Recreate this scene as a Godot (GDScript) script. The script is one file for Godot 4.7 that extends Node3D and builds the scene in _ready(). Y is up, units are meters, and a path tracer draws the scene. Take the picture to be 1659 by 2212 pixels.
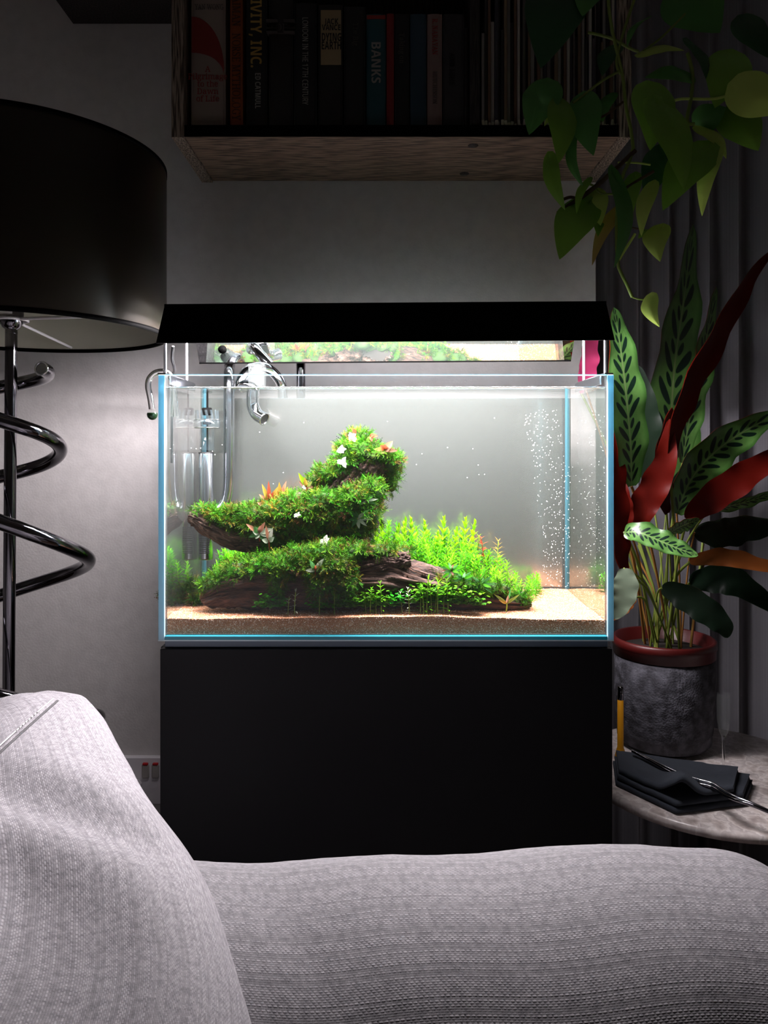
extends Node3D
# A planted aquarium glowing in a dark living room. Metres, y up; the eye stands at (0, EYE, 0) and looks along -z.
const F := 1661.0          # focal length in photograph pixels
const CX := 829.5
const HY := 974.0          # the row of the horizon
const EYE := 0.95
const TX := 0.0027         # middle of the tank
const WALL := 1.40         # distance of the back wall
const WATER := EYE + 0.0843
const SAND := EYE - 0.224
var rng := RandomNumberGenerator.new()
var M := {}
var names := {}
var noise := FastNoiseLite.new()

func P(x: float, y: float, d: float) -> Vector3:       # a place given by the direction it is seen in and its distance
	return Vector3((x - CX) / F * d, EYE - (y - HY) / F * d, -d)

func C(h: String) -> Color:
	return Color.html(h)

# ---------------------------------------------------------------- geometry
class Geo:
	var st := SurfaceTool.new()
	func _init() -> void:
		st.begin(Mesh.PRIMITIVE_TRIANGLES)
		st.set_smooth_group(-1)
	func smooth(on: bool) -> Geo:
		st.set_smooth_group(0 if on else -1)
		return self
	func color(c: Color) -> Geo:
		st.set_color(c)
		return self
	func v(p: Vector3, uv: Vector2) -> void:
		st.set_uv(uv)
		st.add_vertex(p)
	func tri(a: Vector3, b: Vector3, c: Vector3, ua := Vector2(), ub := Vector2(), uc := Vector2()) -> void:   # anticlockwise from outside
		v(a, ua); v(c, uc); v(b, ub)
	func quad(a: Vector3, b: Vector3, c: Vector3, d: Vector3, ua := Vector2(0, 0), ub := Vector2(1, 0), uc := Vector2(1, 1), ud := Vector2(0, 1)) -> void:
		tri(a, b, c, ua, ub, uc)
		tri(a, c, d, ua, uc, ud)
	func out(a: Vector3, b: Vector3, c: Vector3, m: Vector3) -> void:      # a triangle turned away from m
		if (b - a).cross(c - a).dot((a + b + c) / 3.0 - m) >= 0.0:
			tri(a, b, c)
		else:
			tri(a, c, b)
	func box(lo: Vector3, hi: Vector3, b := 0.0) -> Geo:
		return obox(Transform3D(Basis(), (lo + hi) / 2.0), hi - lo, b)
	func obox(t: Transform3D, size: Vector3, b := 0.0) -> Geo:            # a box with chamfered edges
		var h := size / 2.0
		b = minf(b, minf(h.x, minf(h.y, h.z)) * 0.9)
		var m := t.origin
		var at := func(s: Vector3, axis: int) -> Vector3:
			var q := Vector3(s.x * (h.x - b), s.y * (h.y - b), s.z * (h.z - b))
			q[axis] = s[axis] * h[axis]
			return t * q
		for axis in 3:
			var u := (axis + 1) % 3
			var w := (axis + 2) % 3
			for s in [-1.0, 1.0]:
				var c: Array[Vector3] = []
				for k in [[-1.0, -1.0], [1.0, -1.0], [1.0, 1.0], [-1.0, 1.0]]:
					var g := Vector3()
					g[axis] = s; g[u] = k[0]; g[w] = k[1]
					c.append(at.call(g, axis))
				out(c[0], c[1], c[2], m)
				out(c[0], c[2], c[3], m)
				if b > 0.0:
					for s2 in [-1.0, 1.0]:
						var g1 := Vector3()
						g1[axis] = s; g1[u] = s2; g1[w] = -1.0
						var g2 := g1
						g2[w] = 1.0
						var p1: Vector3 = at.call(g1, axis)
						var p2: Vector3 = at.call(g2, axis)
						var p3: Vector3 = at.call(g2, u)
						var p4: Vector3 = at.call(g1, u)
						out(p1, p2, p3, m)
						out(p1, p3, p4, m)
		if b > 0.0:
			for sx in [-1.0, 1.0]:
				for sy in [-1.0, 1.0]:
					for sz in [-1.0, 1.0]:
						var g := Vector3(sx, sy, sz)
						out(at.call(g, 0), at.call(g, 1), at.call(g, 2), m)
		return self
	func grid(rows: Array, wrap := false, flip := false, us := 1.0, vs := 1.0) -> Geo:   # rows of points, joined by quads
		var n: int = rows.size()
		for i in n - 1:
			var r0: PackedVector3Array = rows[i]
			var r1: PackedVector3Array = rows[i + 1]
			var k := r0.size()
			for j in (k if wrap else k - 1):
				var j2 := (j + 1) % k
				var u0 := us * j / (k - 1.0 if not wrap else float(k))
				var u1 := us * (j + 1) / (k - 1.0 if not wrap else float(k))
				var v0 := vs * i / (n - 1.0)
				var v1 := vs * (i + 1) / (n - 1.0)
				if flip:
					quad(r0[j], r1[j], r1[j2], r0[j2], Vector2(u0, v0), Vector2(u0, v1), Vector2(u1, v1), Vector2(u1, v0))
				else:
					quad(r0[j], r0[j2], r1[j2], r1[j], Vector2(u0, v0), Vector2(u1, v0), Vector2(u1, v1), Vector2(u0, v1))
		return self
	func cap(row: PackedVector3Array, away: Vector3) -> Geo:
		var m := Vector3()
		for p in row:
			m += p
		m /= row.size()
		for j in row.size():
			out(row[j], row[(j + 1) % row.size()], m, m - away)
		return self
	func tube(pts: PackedVector3Array, radii, seg := 10, caps := true, flat := 1.0, flat_up := Vector3.UP) -> Geo:
		var rows := []
		var n := pts.size()
		var t0 := (pts[1] - pts[0]).normalized()
		var side := t0.cross(Vector3.UP if absf(t0.y) < 0.9 else Vector3.RIGHT).normalized()
		for i in n:
			var t := (pts[mini(i + 1, n - 1)] - pts[maxi(i - 1, 0)]).normalized()
			side = (side - t * side.dot(t)).normalized()
			var up := side.cross(t)
			var r: float = radii if radii is float else radii[i]
			var row := PackedVector3Array()
			for j in seg:
				var a := TAU * j / seg
				var off := side * cos(a) * r + up * sin(a) * r
				if flat != 1.0:
					off -= flat_up * off.dot(flat_up) * (1.0 - flat)
				row.append(pts[i] + off)
			rows.append(row)
		smooth(true)
		grid(rows, true)
		smooth(false)
		if caps:
			cap(rows[0], pts[0] - pts[1])
			cap(rows[n - 1], pts[n - 1] - pts[n - 2])
		return self
	func lathe(profile: Array, at: Vector3, seg := 32) -> Geo:             # profile of [radius, height], from the bottom up for outward faces
		var rows := []
		for p in profile:
			var row := PackedVector3Array()
			for j in seg:
				var a := TAU * j / seg
				row.append(at + Vector3(cos(a) * p[0], p[1], -sin(a) * p[0]))
			rows.append(row)
		smooth(true)
		grid(rows, true)
		smooth(false)
		return self
	func ball(at: Vector3, r: Vector3, rings := 8, seg := 12, nz: FastNoiseLite = null, amp := 0.0) -> Geo:
		var rows := []
		for i in rings + 1:
			var f := PI * i / rings - PI / 2.0
			var row := PackedVector3Array()
			for j in seg:
				var a := TAU * j / seg
				var d := Vector3(cos(f) * cos(a), sin(f), -cos(f) * sin(a))
				var k := 1.0 if nz == null else 1.0 + amp * nz.get_noise_3dv((at + d * r) * 100.0)
				row.append(at + d * r * k)
			rows.append(row)
		smooth(true)
		grid(rows, true)
		smooth(false)
		return self
	func done(tangents := false) -> ArrayMesh:
		st.generate_normals()
		st.index()
		if tangents:
			st.generate_tangents()
		return st.commit()

static func curve(pts: PackedVector3Array, n: int) -> PackedVector3Array:   # a smooth line through the points
	var o := PackedVector3Array()
	var k := pts.size()
	for i in n + 1:
		var f := float(i) / n * (k - 1)
		var a := mini(int(f), k - 2)
		o.append(pts[a].cubic_interpolate(pts[a + 1], pts[maxi(a - 1, 0)], pts[mini(a + 2, k - 1)], f - a))
	return o

static func curve1(v: Array, t: float) -> float:
	var f := clampf(t, 0.0, 1.0) * (v.size() - 1)
	var a := mini(int(f), v.size() - 2)
	return lerpf(v[a], v[a + 1], smoothstep(0.0, 1.0, f - a))

# ---------------------------------------------------------------- objects
func numbered(called: String) -> String:
	var n: int = names.get(called, 0)
	names[called] = n + 1
	return called if n == 0 else "%s_%03d" % [called, n]

func meta(o: Node3D, label: String, category: String, group := "", kind := "") -> Node3D:
	if label: o.set_meta("label", label)
	if category: o.set_meta("category", category)
	if group: o.set_meta("group", group)
	if kind: o.set_meta("kind", kind)
	return o

func thing(called: String, label: String, category: String, at := Vector3.ZERO, group := "") -> Node3D:
	var o := Node3D.new()
	o.name = numbered(called)
	o.position = at
	add_child(o)
	meta(o, label, category, group)
	return o

func root_pos(p: Node3D) -> Vector3:
	var at := Vector3.ZERO
	while p != self:
		at += p.position
		p = p.get_parent()
	return at

func part(called: String, mesh: Mesh, m: Material, parent: Node3D, label := "", kind := "") -> MeshInstance3D:   # the mesh is given in world places
	var o := MeshInstance3D.new()
	o.name = called
	o.mesh = mesh
	if m: o.material_override = m
	parent.add_child(o, true)
	o.position = -root_pos(parent)
	if label: o.set_meta("label", label)
	if kind: o.set_meta("kind", kind)
	return o

func solo(called: String, mesh: Mesh, m: Material, label: String, category: String, group := "", kind := "") -> MeshInstance3D:
	var o := part(numbered(called), mesh, m, self)
	meta(o, label, category, group, kind)
	return o

func struct(called: String, mesh: Mesh, m: Material) -> MeshInstance3D:
	var o := part(called, mesh, m, self)
	o.set_meta("kind", "structure")
	return o

func many(called: String, mesh: Mesh, m: Material, xf: Array, cols: Array, parent: Node3D, kind := "stuff") -> MultiMeshInstance3D:
	var mm := MultiMesh.new()
	mm.transform_format = MultiMesh.TRANSFORM_3D
	mm.use_colors = cols.size() > 0
	mm.mesh = mesh
	mm.instance_count = xf.size()
	for i in xf.size():
		mm.set_instance_transform(i, xf[i])
		if cols.size(): mm.set_instance_color(i, cols[i])
	var o := MultiMeshInstance3D.new()
	o.name = called
	o.multimesh = mm
	o.material_override = m
	parent.add_child(o, true)
	o.position = -root_pos(parent)
	o.set_meta("kind", kind)
	return o

func lettering(text: String, h: float, at: Vector3, m: Material, parent: Node3D, font := "Droid Sans", turn := 0.0, bold := false, width := 0.0) -> MeshInstance3D:
	var t := TextMesh.new()
	var f := SystemFont.new()
	f.font_names = PackedStringArray([font])
	if bold: f.font_weight = 700
	t.font = f
	t.text = text
	t.font_size = 32
	t.pixel_size = h / 23.0
	t.depth = 0.0004
	t.curve_step = 2.0
	var o := MeshInstance3D.new()
	o.name = "lettering"
	o.mesh = t
	o.material_override = m
	parent.add_child(o, true)
	o.position = at - root_pos(parent)
	o.rotation.z = turn
	if width > 0.0:
		var w := t.get_aabb().size.x
		if w > 0.0: o.scale = Vector3(width / w, 1, 1)
	return o

# ---------------------------------------------------------------- materials
func mat(called: String, c: Color, rough := 0.7, metal := 0.0, spec := 0.5) -> StandardMaterial3D:
	var m := StandardMaterial3D.new()
	m.resource_name = called
	m.albedo_color = c
	m.roughness = rough
	m.metallic = metal
	m.metallic_specular = spec
	M[called] = m
	return m

func pane(called: String, c: Color, alpha: float) -> StandardMaterial3D:
	var m := mat(called, Color(c.r, c.g, c.b, alpha), 0.0)
	m.transparency = BaseMaterial3D.TRANSPARENCY_ALPHA
	return m

func ntex(freq: float, size := 512, octaves := 4, ramp: Array = [], kind := FastNoiseLite.TYPE_SIMPLEX_SMOOTH, as_normal := 0.0) -> NoiseTexture2D:
	var n := FastNoiseLite.new()
	n.noise_type = kind
	n.frequency = freq
	n.fractal_octaves = octaves
	n.seed = 5
	var t := NoiseTexture2D.new()
	t.width = size
	t.height = size
	t.seamless = true
	t.noise = n
	if ramp.size():
		var g := Gradient.new()
		g.offsets = PackedFloat32Array(ramp.map(func(r): return r[0]))
		g.colors = PackedColorArray(ramp.map(func(r): return r[1]))
		t.color_ramp = g
	if as_normal > 0.0:
		t.as_normal_map = true
		t.bump_strength = as_normal
	return t

func tri(m: StandardMaterial3D, scale: Vector3, tex: Texture2D, nrm: Texture2D = null, strength := 1.0) -> StandardMaterial3D:
	m.uv1_triplanar = true
	m.uv1_scale = scale
	if tex: m.albedo_texture = tex
	if nrm:
		m.normal_enabled = true
		m.normal_texture = nrm
		m.normal_scale = strength
	return m

func weave_image(normals: bool) -> ImageTexture:          # a coarse twill weave
	var n := 192
	var im := Image.create(n, n, false, Image.FORMAT_RGB8)
	var r := RandomNumberGenerator.new()
	r.seed = 3
	var cell := []
	var warp := []
	var weft := []
	for i in 48 * 48: cell.append(r.randf_range(0.8, 1.0))
	for i in 48:
		warp.append(r.randf_range(0.62, 1.0))
		weft.append(r.randf_range(0.72, 1.0))
	var h := func(x: int, y: int) -> float:
		var u := float(posmod(x, n)) / 4.0
		var w := float(posmod(y, n)) / 4.0
		var cu := int(u)
		var cw := int(w)
		var over := (cu + 2 * cw) % 3 != 0
		var k: float = (0.4 + 0.6 * sin(PI * (u - cu + 0.12))) * warp[cu % 48] if over else (0.4 + 0.6 * sin(PI * (w - cw + 0.12))) * weft[cw % 48] * 0.75
		return k * cell[(cw % 48) * 48 + cu % 48]
	for y in n:
		for x in n:
			if normals:
				var dx: float = h.call(x + 1, y) - h.call(x - 1, y)
				var dy: float = h.call(x, y + 1) - h.call(x, y - 1)
				var v := Vector3(-dx, dy, 1.6).normalized()
				im.set_pixel(x, y, Color(v.x * 0.5 + 0.5, v.y * 0.5 + 0.5, v.z * 0.5 + 0.5))
			else:
				var k: float = 0.5 + 0.5 * h.call(x, y)
				im.set_pixel(x, y, Color(k, k, k))
	return ImageTexture.create_from_image(im)

func calathea_image() -> ImageTexture:        # u across the leaf, v from base to tip
	var w := 160
	var h := 480
	var im := Image.create(w, h, false, Image.FORMAT_RGB8)
	var spots := []
	for side in [-1.0, 1.0]:
		var y := 0.05
		var k := 0
		while y < 0.95:
			var big := k % 2 == 0
			spots.append([side, y, (0.62 if big else 0.27) * (1.0 - 0.35 * absf(y - 0.45)), 0.021 if big else 0.016])
			y += 0.062 if big else 0.05
			k += 1
	var nz := FastNoiseLite.new()
	nz.frequency = 0.03
	for j in h:
		var v := float(j) / h
		for i in w:
			var u := float(i) / w * 2.0 - 1.0
			var c := Color(0.30, 0.47, 0.22).lerp(Color(0.38, 0.54, 0.28), 0.5 + 0.5 * nz.get_noise_2d(i, j))
			c = c.lerp(Color(0.22, 0.38, 0.16), smoothstep(0.75, 1.0, absf(u)))
			var dark := 0.0
			for s in spots:
				if u * s[0] > 0.0:
					var along: float = (absf(u) - 0.07) / s[2]
					if along > 0.0 and along < 1.0:
						var mid: float = s[1] + 0.075 * along * s[2] / 0.6
						var half: float = s[3] * sqrt(maxf(0.0, 1.0 - pow(along * 2.0 - 1.0, 2.0)))
						dark = maxf(dark, smoothstep(0.004, -0.002, absf(v - mid) - half))
			c = c.lerp(Color(0.07, 0.15, 0.11), dark)
			if absf(u) < 0.035:
				c = Color(0.48, 0.56, 0.36)
			im.set_pixel(i, j, c)
	return ImageTexture.create_from_image(im)

func _ready() -> void:
	rng.seed = 11
	noise.frequency = 0.05
	noise.seed = 4
	# camera: level, the lens shifted down so that upright lines stay upright
	var cam := Camera3D.new()
	cam.name = "camera"
	add_child(cam)
	cam.position = Vector3(0, EYE, 0)
	cam.keep_aspect = Camera3D.KEEP_HEIGHT
	cam.set_frustum(0.05 * 2212.0 / F, Vector2(0, -0.05 * 132.0 / F), 0.05, 30.0)
	cam.current = true
	var env := Environment.new()
	env.background_mode = Environment.BG_COLOR
	env.background_color = Color(0, 0, 0)
	env.tonemap_mode = Environment.TONE_MAPPER_LINEAR
	env.tonemap_exposure = 1.15
	env.sdfgi_enabled = true
	env.ssao_enabled = true
	env.ssil_enabled = true
	var we := WorldEnvironment.new()
	we.name = "environment"
	we.environment = env
	add_child(we)
	# the only lamp that is lit hangs over the tank: its strips of diodes are built with the hood, the light itself is here
	var lamp := AreaLight3D.new()
	lamp.name = "aquarium_lamp"
	lamp.area_size = Vector2(0.57, 0.075)
	lamp.light_color = C("fff6fb")
	lamp.light_energy = 2.3
	lamp.area_attenuation = 2.0
	lamp.area_range = 8.0
	lamp.shadow_enabled = true
	add_child(lamp)
	lamp.position = Vector3(TX, EYE + 0.184, -1.08)
	lamp.rotation_degrees.x = -90
	materials()
	room()
	sofa()
	tank()
	hood()
	scape()
	shelves()
	spiral_lamp()
	side_table()
	rattlesnake_plant()
	hanging_plant()

func materials() -> void:
	tri(mat("wall_paint", C("d8d4d2"), 0.85), Vector3(6, 6, 6), ntex(0.02, 256, 3, [[0.0, Color(0.95, 0.95, 0.95)], [1.0, Color(1, 1, 1)]]), ntex(0.12, 256, 3, [], FastNoiseLite.TYPE_SIMPLEX_SMOOTH, 2.0), 0.15)
	mat("ceiling_paint", C("eeeeec"), 0.9)
	mat("dark_wall", C("e2dedb"), 0.9)
	tri(mat("floor_wood", C("4a3526"), 0.5), Vector3(2, 2, 14), ntex(0.02, 256, 4, [[0.0, Color(0.6, 0.6, 0.6)], [1.0, Color(1, 1, 1)]]))
	var grain := ntex(0.035, 512, 5, [[0.25, Color(0.32, 0.30, 0.28)], [0.45, Color(0.72, 0.70, 0.68)], [0.7, Color(1, 1, 1)]])
	var grain_n := ntex(0.05, 512, 4, [], FastNoiseLite.TYPE_SIMPLEX_SMOOTH, 4.0)
	tri(mat("shelf_wood", C("a08872"), 0.6), Vector3(0.9, 22, 22), grain, grain_n, 0.5)
	tri(mat("shelf_wood_pale", C("a39382"), 0.6), Vector3(14, 0.9, 14), grain, grain_n, 0.4)
	tri(mat("shelf_dark", C("3a3330"), 0.6), Vector3(14, 1.2, 14), grain)
	mat("black_matte", C("1c1d1f"), 0.5, 0.0, 0.3)
	mat("black_body", C("040404"), 0.7, 0.0, 0.15)
	mat("black_plastic", C("0c0c0d"), 0.4)
	mat("chrome", C("d9dadd"), 0.06, 1.0)
	mat("dark_chrome", C("77757a"), 0.07, 1.0)
	mat("steel", C("b9bcc2"), 0.14, 1.0)
	mat("steel_rod", C("e8e8ec"), 0.25, 0.9)
	mat("white_plastic", C("e4e0e4"), 0.35)
	mat("rocker", C("a9a49f"), 0.35)
	mat("red_mark", C("b3101a"), 0.4)
	mat("mirror", C("f4f6f4"), 0.02, 1.0)
	pane("glass", Color(0.95, 1.0, 0.98), 0.02).metallic_specular = 0.35
	pane("acrylic", Color(0.30, 0.35, 0.37), 0.14)
	pane("front_glass", Color(0.95, 1.0, 0.98), 0.02).metallic_specular = 0.2
	pane("water", Color(0.9, 1.0, 0.97), 0.02)
	var ge := mat("glass_edge", C("c4e2ea"), 0.12)
	ge.backlight_enabled = true
	ge.backlight = Color(0.52, 0.70, 0.76)
	mat("corner_seam", C("35565f"), 0.3, 0.0, 0.2)
	var gb := mat("glass_bottom", C("2f7f8c"), 0.15)
	gb.backlight_enabled = true
	gb.backlight = Color(0.2, 0.5, 0.55)
	mat("glass_line", C("dff6fa"), 0.2)
	var inner := ORMMaterial3D.new()             # water against the side panes throws light back like a mirror
	inner.resource_name = "wet_glass"
	inner.albedo_color = Color(0.9, 0.94, 0.91, 0.55)
	inner.transparency = BaseMaterial3D.TRANSPARENCY_ALPHA
	var im := Image.create(4, 4, false, Image.FORMAT_RGB8)
	im.fill(Color(1.0, 0.015, 1.0))
	inner.orm_texture = ImageTexture.create_from_image(im)
	M["wet_glass"] = inner
	mat("frost", C("92928a"), 0.18, 1.0)
	mat("mat_grey", C("5f6f80"), 0.35)
	var solid := mat("solid_glass", Color(1, 1, 1, 0.0), 0.0)
	solid.refraction_enabled = true
	solid.refraction_scale = 0.05
	# cloth
	var weave := weave_image(false)
	var weave_n := weave_image(true)
	for k in [["sofa_cloth", "a19ea1"], ["sofa_cloth_lit", "bebabe"], ["sofa_seam", "6a686a"]]:  # sofa and cushion share one fabric; the cushion's brighter light is in its colour
		var m := mat(k[0], C(k[1]), 0.8)
		m.albedo_texture = weave
		m.normal_enabled = true
		m.normal_texture = weave_n
		m.normal_scale = 1.0
		m.rim_enabled = true
		m.rim = 0.25
		m.detail_enabled = true
		m.detail_blend_mode = BaseMaterial3D.BLEND_MODE_MUL
		m.detail_albedo = ntex(0.03, 512, 5, [[0.1, Color(0.8, 0.8, 0.81, 1)], [0.7, Color(1, 1, 1, 1)]])
		m.detail_uv_layer = BaseMaterial3D.DETAIL_UV_2
		m.uv1_scale = Vector3(1, 1, 1)
	tri(mat("curtain_cloth", C("a3a1a8"), 0.9), Vector3(60, 60, 60), weave)
	tri(mat("towel", C("4a525e"), 0.95), Vector3(40, 40, 40), ntex(0.3, 256, 2, [[0.0, Color(0.5, 0.5, 0.5)], [1.0, Color(1, 1, 1)]]), ntex(0.35, 256, 2, [], FastNoiseLite.TYPE_SIMPLEX_SMOOTH, 8.0), 1.0)
	tri(mat("marble", C("dcd6d2"), 0.3), Vector3(5, 5, 5), ntex(0.012, 512, 5, [[0.0, Color(0.62, 0.58, 0.57)], [0.4, Color(0.88, 0.86, 0.85)], [0.55, Color(1, 1, 1)], [0.63, Color(0.8, 0.78, 0.78)], [1.0, Color(1, 1, 1)]]))
	tri(mat("concrete", C("5e5e66"), 0.85), Vector3(5, 5, 5), ntex(0.018, 512, 5, [[0.2, Color(0.35, 0.34, 0.36)], [0.8, Color(1, 1, 1)]]), ntex(0.2, 256, 3, [], FastNoiseLite.TYPE_SIMPLEX_SMOOTH, 4.0), 0.4)
	mat("pot_red", C("4c100e"), 0.4)
	mat("soil", C("1d1510"), 0.95)
	mat("yellow_plastic", C("c98a10"), 0.4)
	# the shade of the spiral lamp: satin outside, pale lining inside
	mat("shade_satin", C("2e2820"), 0.38, 0.35, 0.4)
	mat("shade_lining", C("a8a596"), 0.9)
	# tank
	var sandtex := ntex(0.35, 512, 3, [[0.2, C("b08a70")], [0.5, C("e0c0a4")], [0.8, C("f6e4d0")]], FastNoiseLite.TYPE_CELLULAR)
	tri(mat("sand", C("e2b394"), 0.95), Vector3(9, 9, 9), sandtex, ntex(0.3, 256, 2, [], FastNoiseLite.TYPE_SIMPLEX_SMOOTH, 8.0), 1.0)
	var gr := mat("grain", Color(1, 1, 1), 0.8)
	gr.vertex_color_use_as_albedo = true
	var wood := mat("driftwood", C("6f4f3f"), 0.85)
	wood.vertex_color_use_as_albedo = true
	wood.albedo_color = Color(1, 1, 1)
	wood.albedo_texture = grain
	wood.normal_enabled = true
	wood.normal_texture = grain_n
	wood.normal_scale = 1.8
	wood.uv1_scale = Vector3(10, 1.5, 1)
	var ms := mat("moss", Color(1, 1, 1), 0.6)
	ms.vertex_color_use_as_albedo = true
	ms.backlight_enabled = true
	ms.backlight = Color(0.5, 0.5, 0.5)
	ms.metallic_specular = 0.2
	mat("moss_core", C("26400f"), 0.9)
	for k in [["leaf_lime", "78a614"], ["leaf_green", "3f8512"], ["leaf_bright", "4a8e0a"], ["leaf_fresh", "619e16"], ["leaf_deep", "2f6c0e"], ["leaf_dark", "254522"], ["leaf_grey", "8d9882"], ["leaf_olive", "5c642c"], ["leaf_brown", "5c4034"], ["leaf_red", "96432c"], ["leaf_gold", "a07f34"], ["leaf_pink", "b07860"], ["petal", "d8d6c8"], ["stem_lime", "7f9440"], ["stem_red", "8a3d30"]]:
		var m := mat(k[0], C(k[1]), 0.65, 0.0, 0.2)
		through(m, 0.45)
	mat("bubble", C("ffffff"), 0.1)
	# house plants
	var cal := mat("rattle_top", Color(1, 1, 1), 0.3)
	cal.albedo_texture = calathea_image()
	cal.backlight_enabled = true
	cal.backlight = Color(0.15, 0.15, 0.15)
	for k in [["rattle_red", "4e0e08", 0.4], ["rattle_red_lit", "d8487c", 0.4], ["rattle_orange", "6e3c18", 0.6], ["rattle_grey", "5c6857", 0.4], ["rattle_dark", "0f1b12", 0.4], ["petiole", "6f7d35", 0.5], ["petiole_brown", "8a6130", 0.5],  # the pink is the red underside with strong lamplight put into its colour
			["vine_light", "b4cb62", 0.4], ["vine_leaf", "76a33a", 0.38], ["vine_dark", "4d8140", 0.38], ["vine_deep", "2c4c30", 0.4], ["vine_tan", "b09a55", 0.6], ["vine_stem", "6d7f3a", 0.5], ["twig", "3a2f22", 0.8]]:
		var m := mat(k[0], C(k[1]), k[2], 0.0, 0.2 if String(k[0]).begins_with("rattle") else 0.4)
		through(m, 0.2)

func through(m: StandardMaterial3D, share: float) -> void:      # light that comes through a leaf takes the leaf's colour
	var c := m.albedo_color.srgb_to_linear()
	var k := maxf(c.r, maxf(c.g, c.b))
	m.backlight_enabled = true
	m.backlight = Color(c.r / k * share, c.g / k * share, c.b / k * share).linear_to_srgb()

func room() -> void:
	var xe := 0.386
	struct("wall_back", Geo.new().box(Vector3(-2.0, -0.1, -WALL - 0.12), Vector3(xe, 2.5, -WALL), 0.001).done(), M.wall_paint)
	struct("wall_recess", Geo.new().box(Vector3(xe - 0.1, -0.1, -1.92), Vector3(2.0, 2.5, -1.8)).done(), M.dark_wall)
	struct("wall_right", Geo.new().box(Vector3(1.9, -0.1, -1.92), Vector3(2.0, 2.5, 2.1)).done(), M.dark_wall)
	struct("wall_left", Geo.new().box(Vector3(-2.1, -0.1, -1.6), Vector3(-1.98, 2.5, 2.1)).done(), M.dark_wall)
	struct("wall_front", Geo.new().box(Vector3(-2.1, -0.1, 2.0), Vector3(2.0, 2.5, 2.12)).done(), M.dark_wall)
	struct("ceiling", Geo.new().box(Vector3(-2.1, 2.45, -1.95), Vector3(2.0, 2.55, 2.12)).done(), M.ceiling_paint)
	struct("floor", Geo.new().box(Vector3(-2.1, -0.1, -1.95), Vector3(2.0, 0.0, 2.12)).done(), M.floor_wood)
	struct("baseboard_back", Geo.new().box(Vector3(-1.98, 0.0, -WALL), Vector3(xe, 0.1, -WALL + 0.015), 0.003).done(), M.white_plastic)
	# curtain
	var c := thing("curtain", "floor-length dark grey curtain hanging in soft folds behind the plants", "curtain", Vector3(0.7, 0.02, -1.52))
	var front := []
	for i in 2:
		var y := 2.3 if i == 0 else 0.02
		var row := PackedVector3Array()
		for j in 241:
			var x := 0.37 + 0.95 * j / 240.0
			var ph := x * 118.0 + 1.6 * sin(x * 21.0) + 0.5 * sin(x * 53.0)
			var z := -1.52 + 0.017 * sin(ph) + 0.006 * sin(2.0 * ph + 1.0)
			row.append(Vector3(x + 0.006 * cos(ph), y, z))
		front.append(row)
	var g := Geo.new().smooth(true)
	g.grid(front, false, true, 20, 40)
	var back := []
	for r in front:
		var row := PackedVector3Array()
		for p in r:
			row.append(p + Vector3(0, 0, -0.003))
		back.append(row)
	g.grid(back)
	part("cloth", g.done(), M.curtain_cloth, c)
	part("curtain_rail", Geo.new().tube(PackedVector3Array([Vector3(0.36, 2.31, -1.52), Vector3(1.35, 2.31, -1.52)]), 0.012).done(), M.black_plastic, c)
	# socket
	var a := P(238, 1630, WALL)
	var b := P(412, 1735, WALL)
	var s := thing("wall_socket", "white double wall socket with red-topped switches beside the black cabinet", "socket", Vector3((a.x + b.x) / 2, b.y, -WALL))
	part("plate", Geo.new().box(Vector3(a.x, b.y, -WALL), Vector3(b.x, a.y, -WALL + 0.009), 0.003).done(), M.white_plastic, s)
	for px in [318.0, 339.5]:
		var q := P(px, 1660, WALL)
		var r: Node3D = part("switch", Geo.new().box(Vector3(q.x - 0.0068, q.y - 0.0135, -WALL + 0.008), Vector3(q.x + 0.0068, q.y + 0.0115, -WALL + 0.0125), 0.002).done(), M.rocker, s)
		part("red_mark", Geo.new().box(Vector3(q.x - 0.005, q.y + 0.0105, -WALL + 0.008), Vector3(q.x + 0.005, q.y + 0.0145, -WALL + 0.0135), 0.001).done(), M.red_mark, r)
	q_plug()

func q_plug() -> void:
	var q := P(297, 1690, WALL)
	var g := Geo.new().box(Vector3(q.x - 0.02, q.y - 0.02, -WALL + 0.0092), Vector3(q.x + 0.013, q.y + 0.012, -WALL + 0.036), 0.006)
	var t := thing("power_plug", "white power plug pushed into the wall socket behind the sofa", "plug", q)
	part("plug_body", g.done(), M.white_plastic, t)
	part("cord", Geo.new().tube(curve(PackedVector3Array([q + Vector3(-0.004, -0.02, 0.022), q + Vector3(-0.006, -0.09, 0.03), q + Vector3(-0.02, -0.2, 0.025), Vector3(q.x - 0.05, 0.004, -WALL + 0.04)]), 14), 0.003, 8).done(), M.white_plastic, t)

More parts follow.
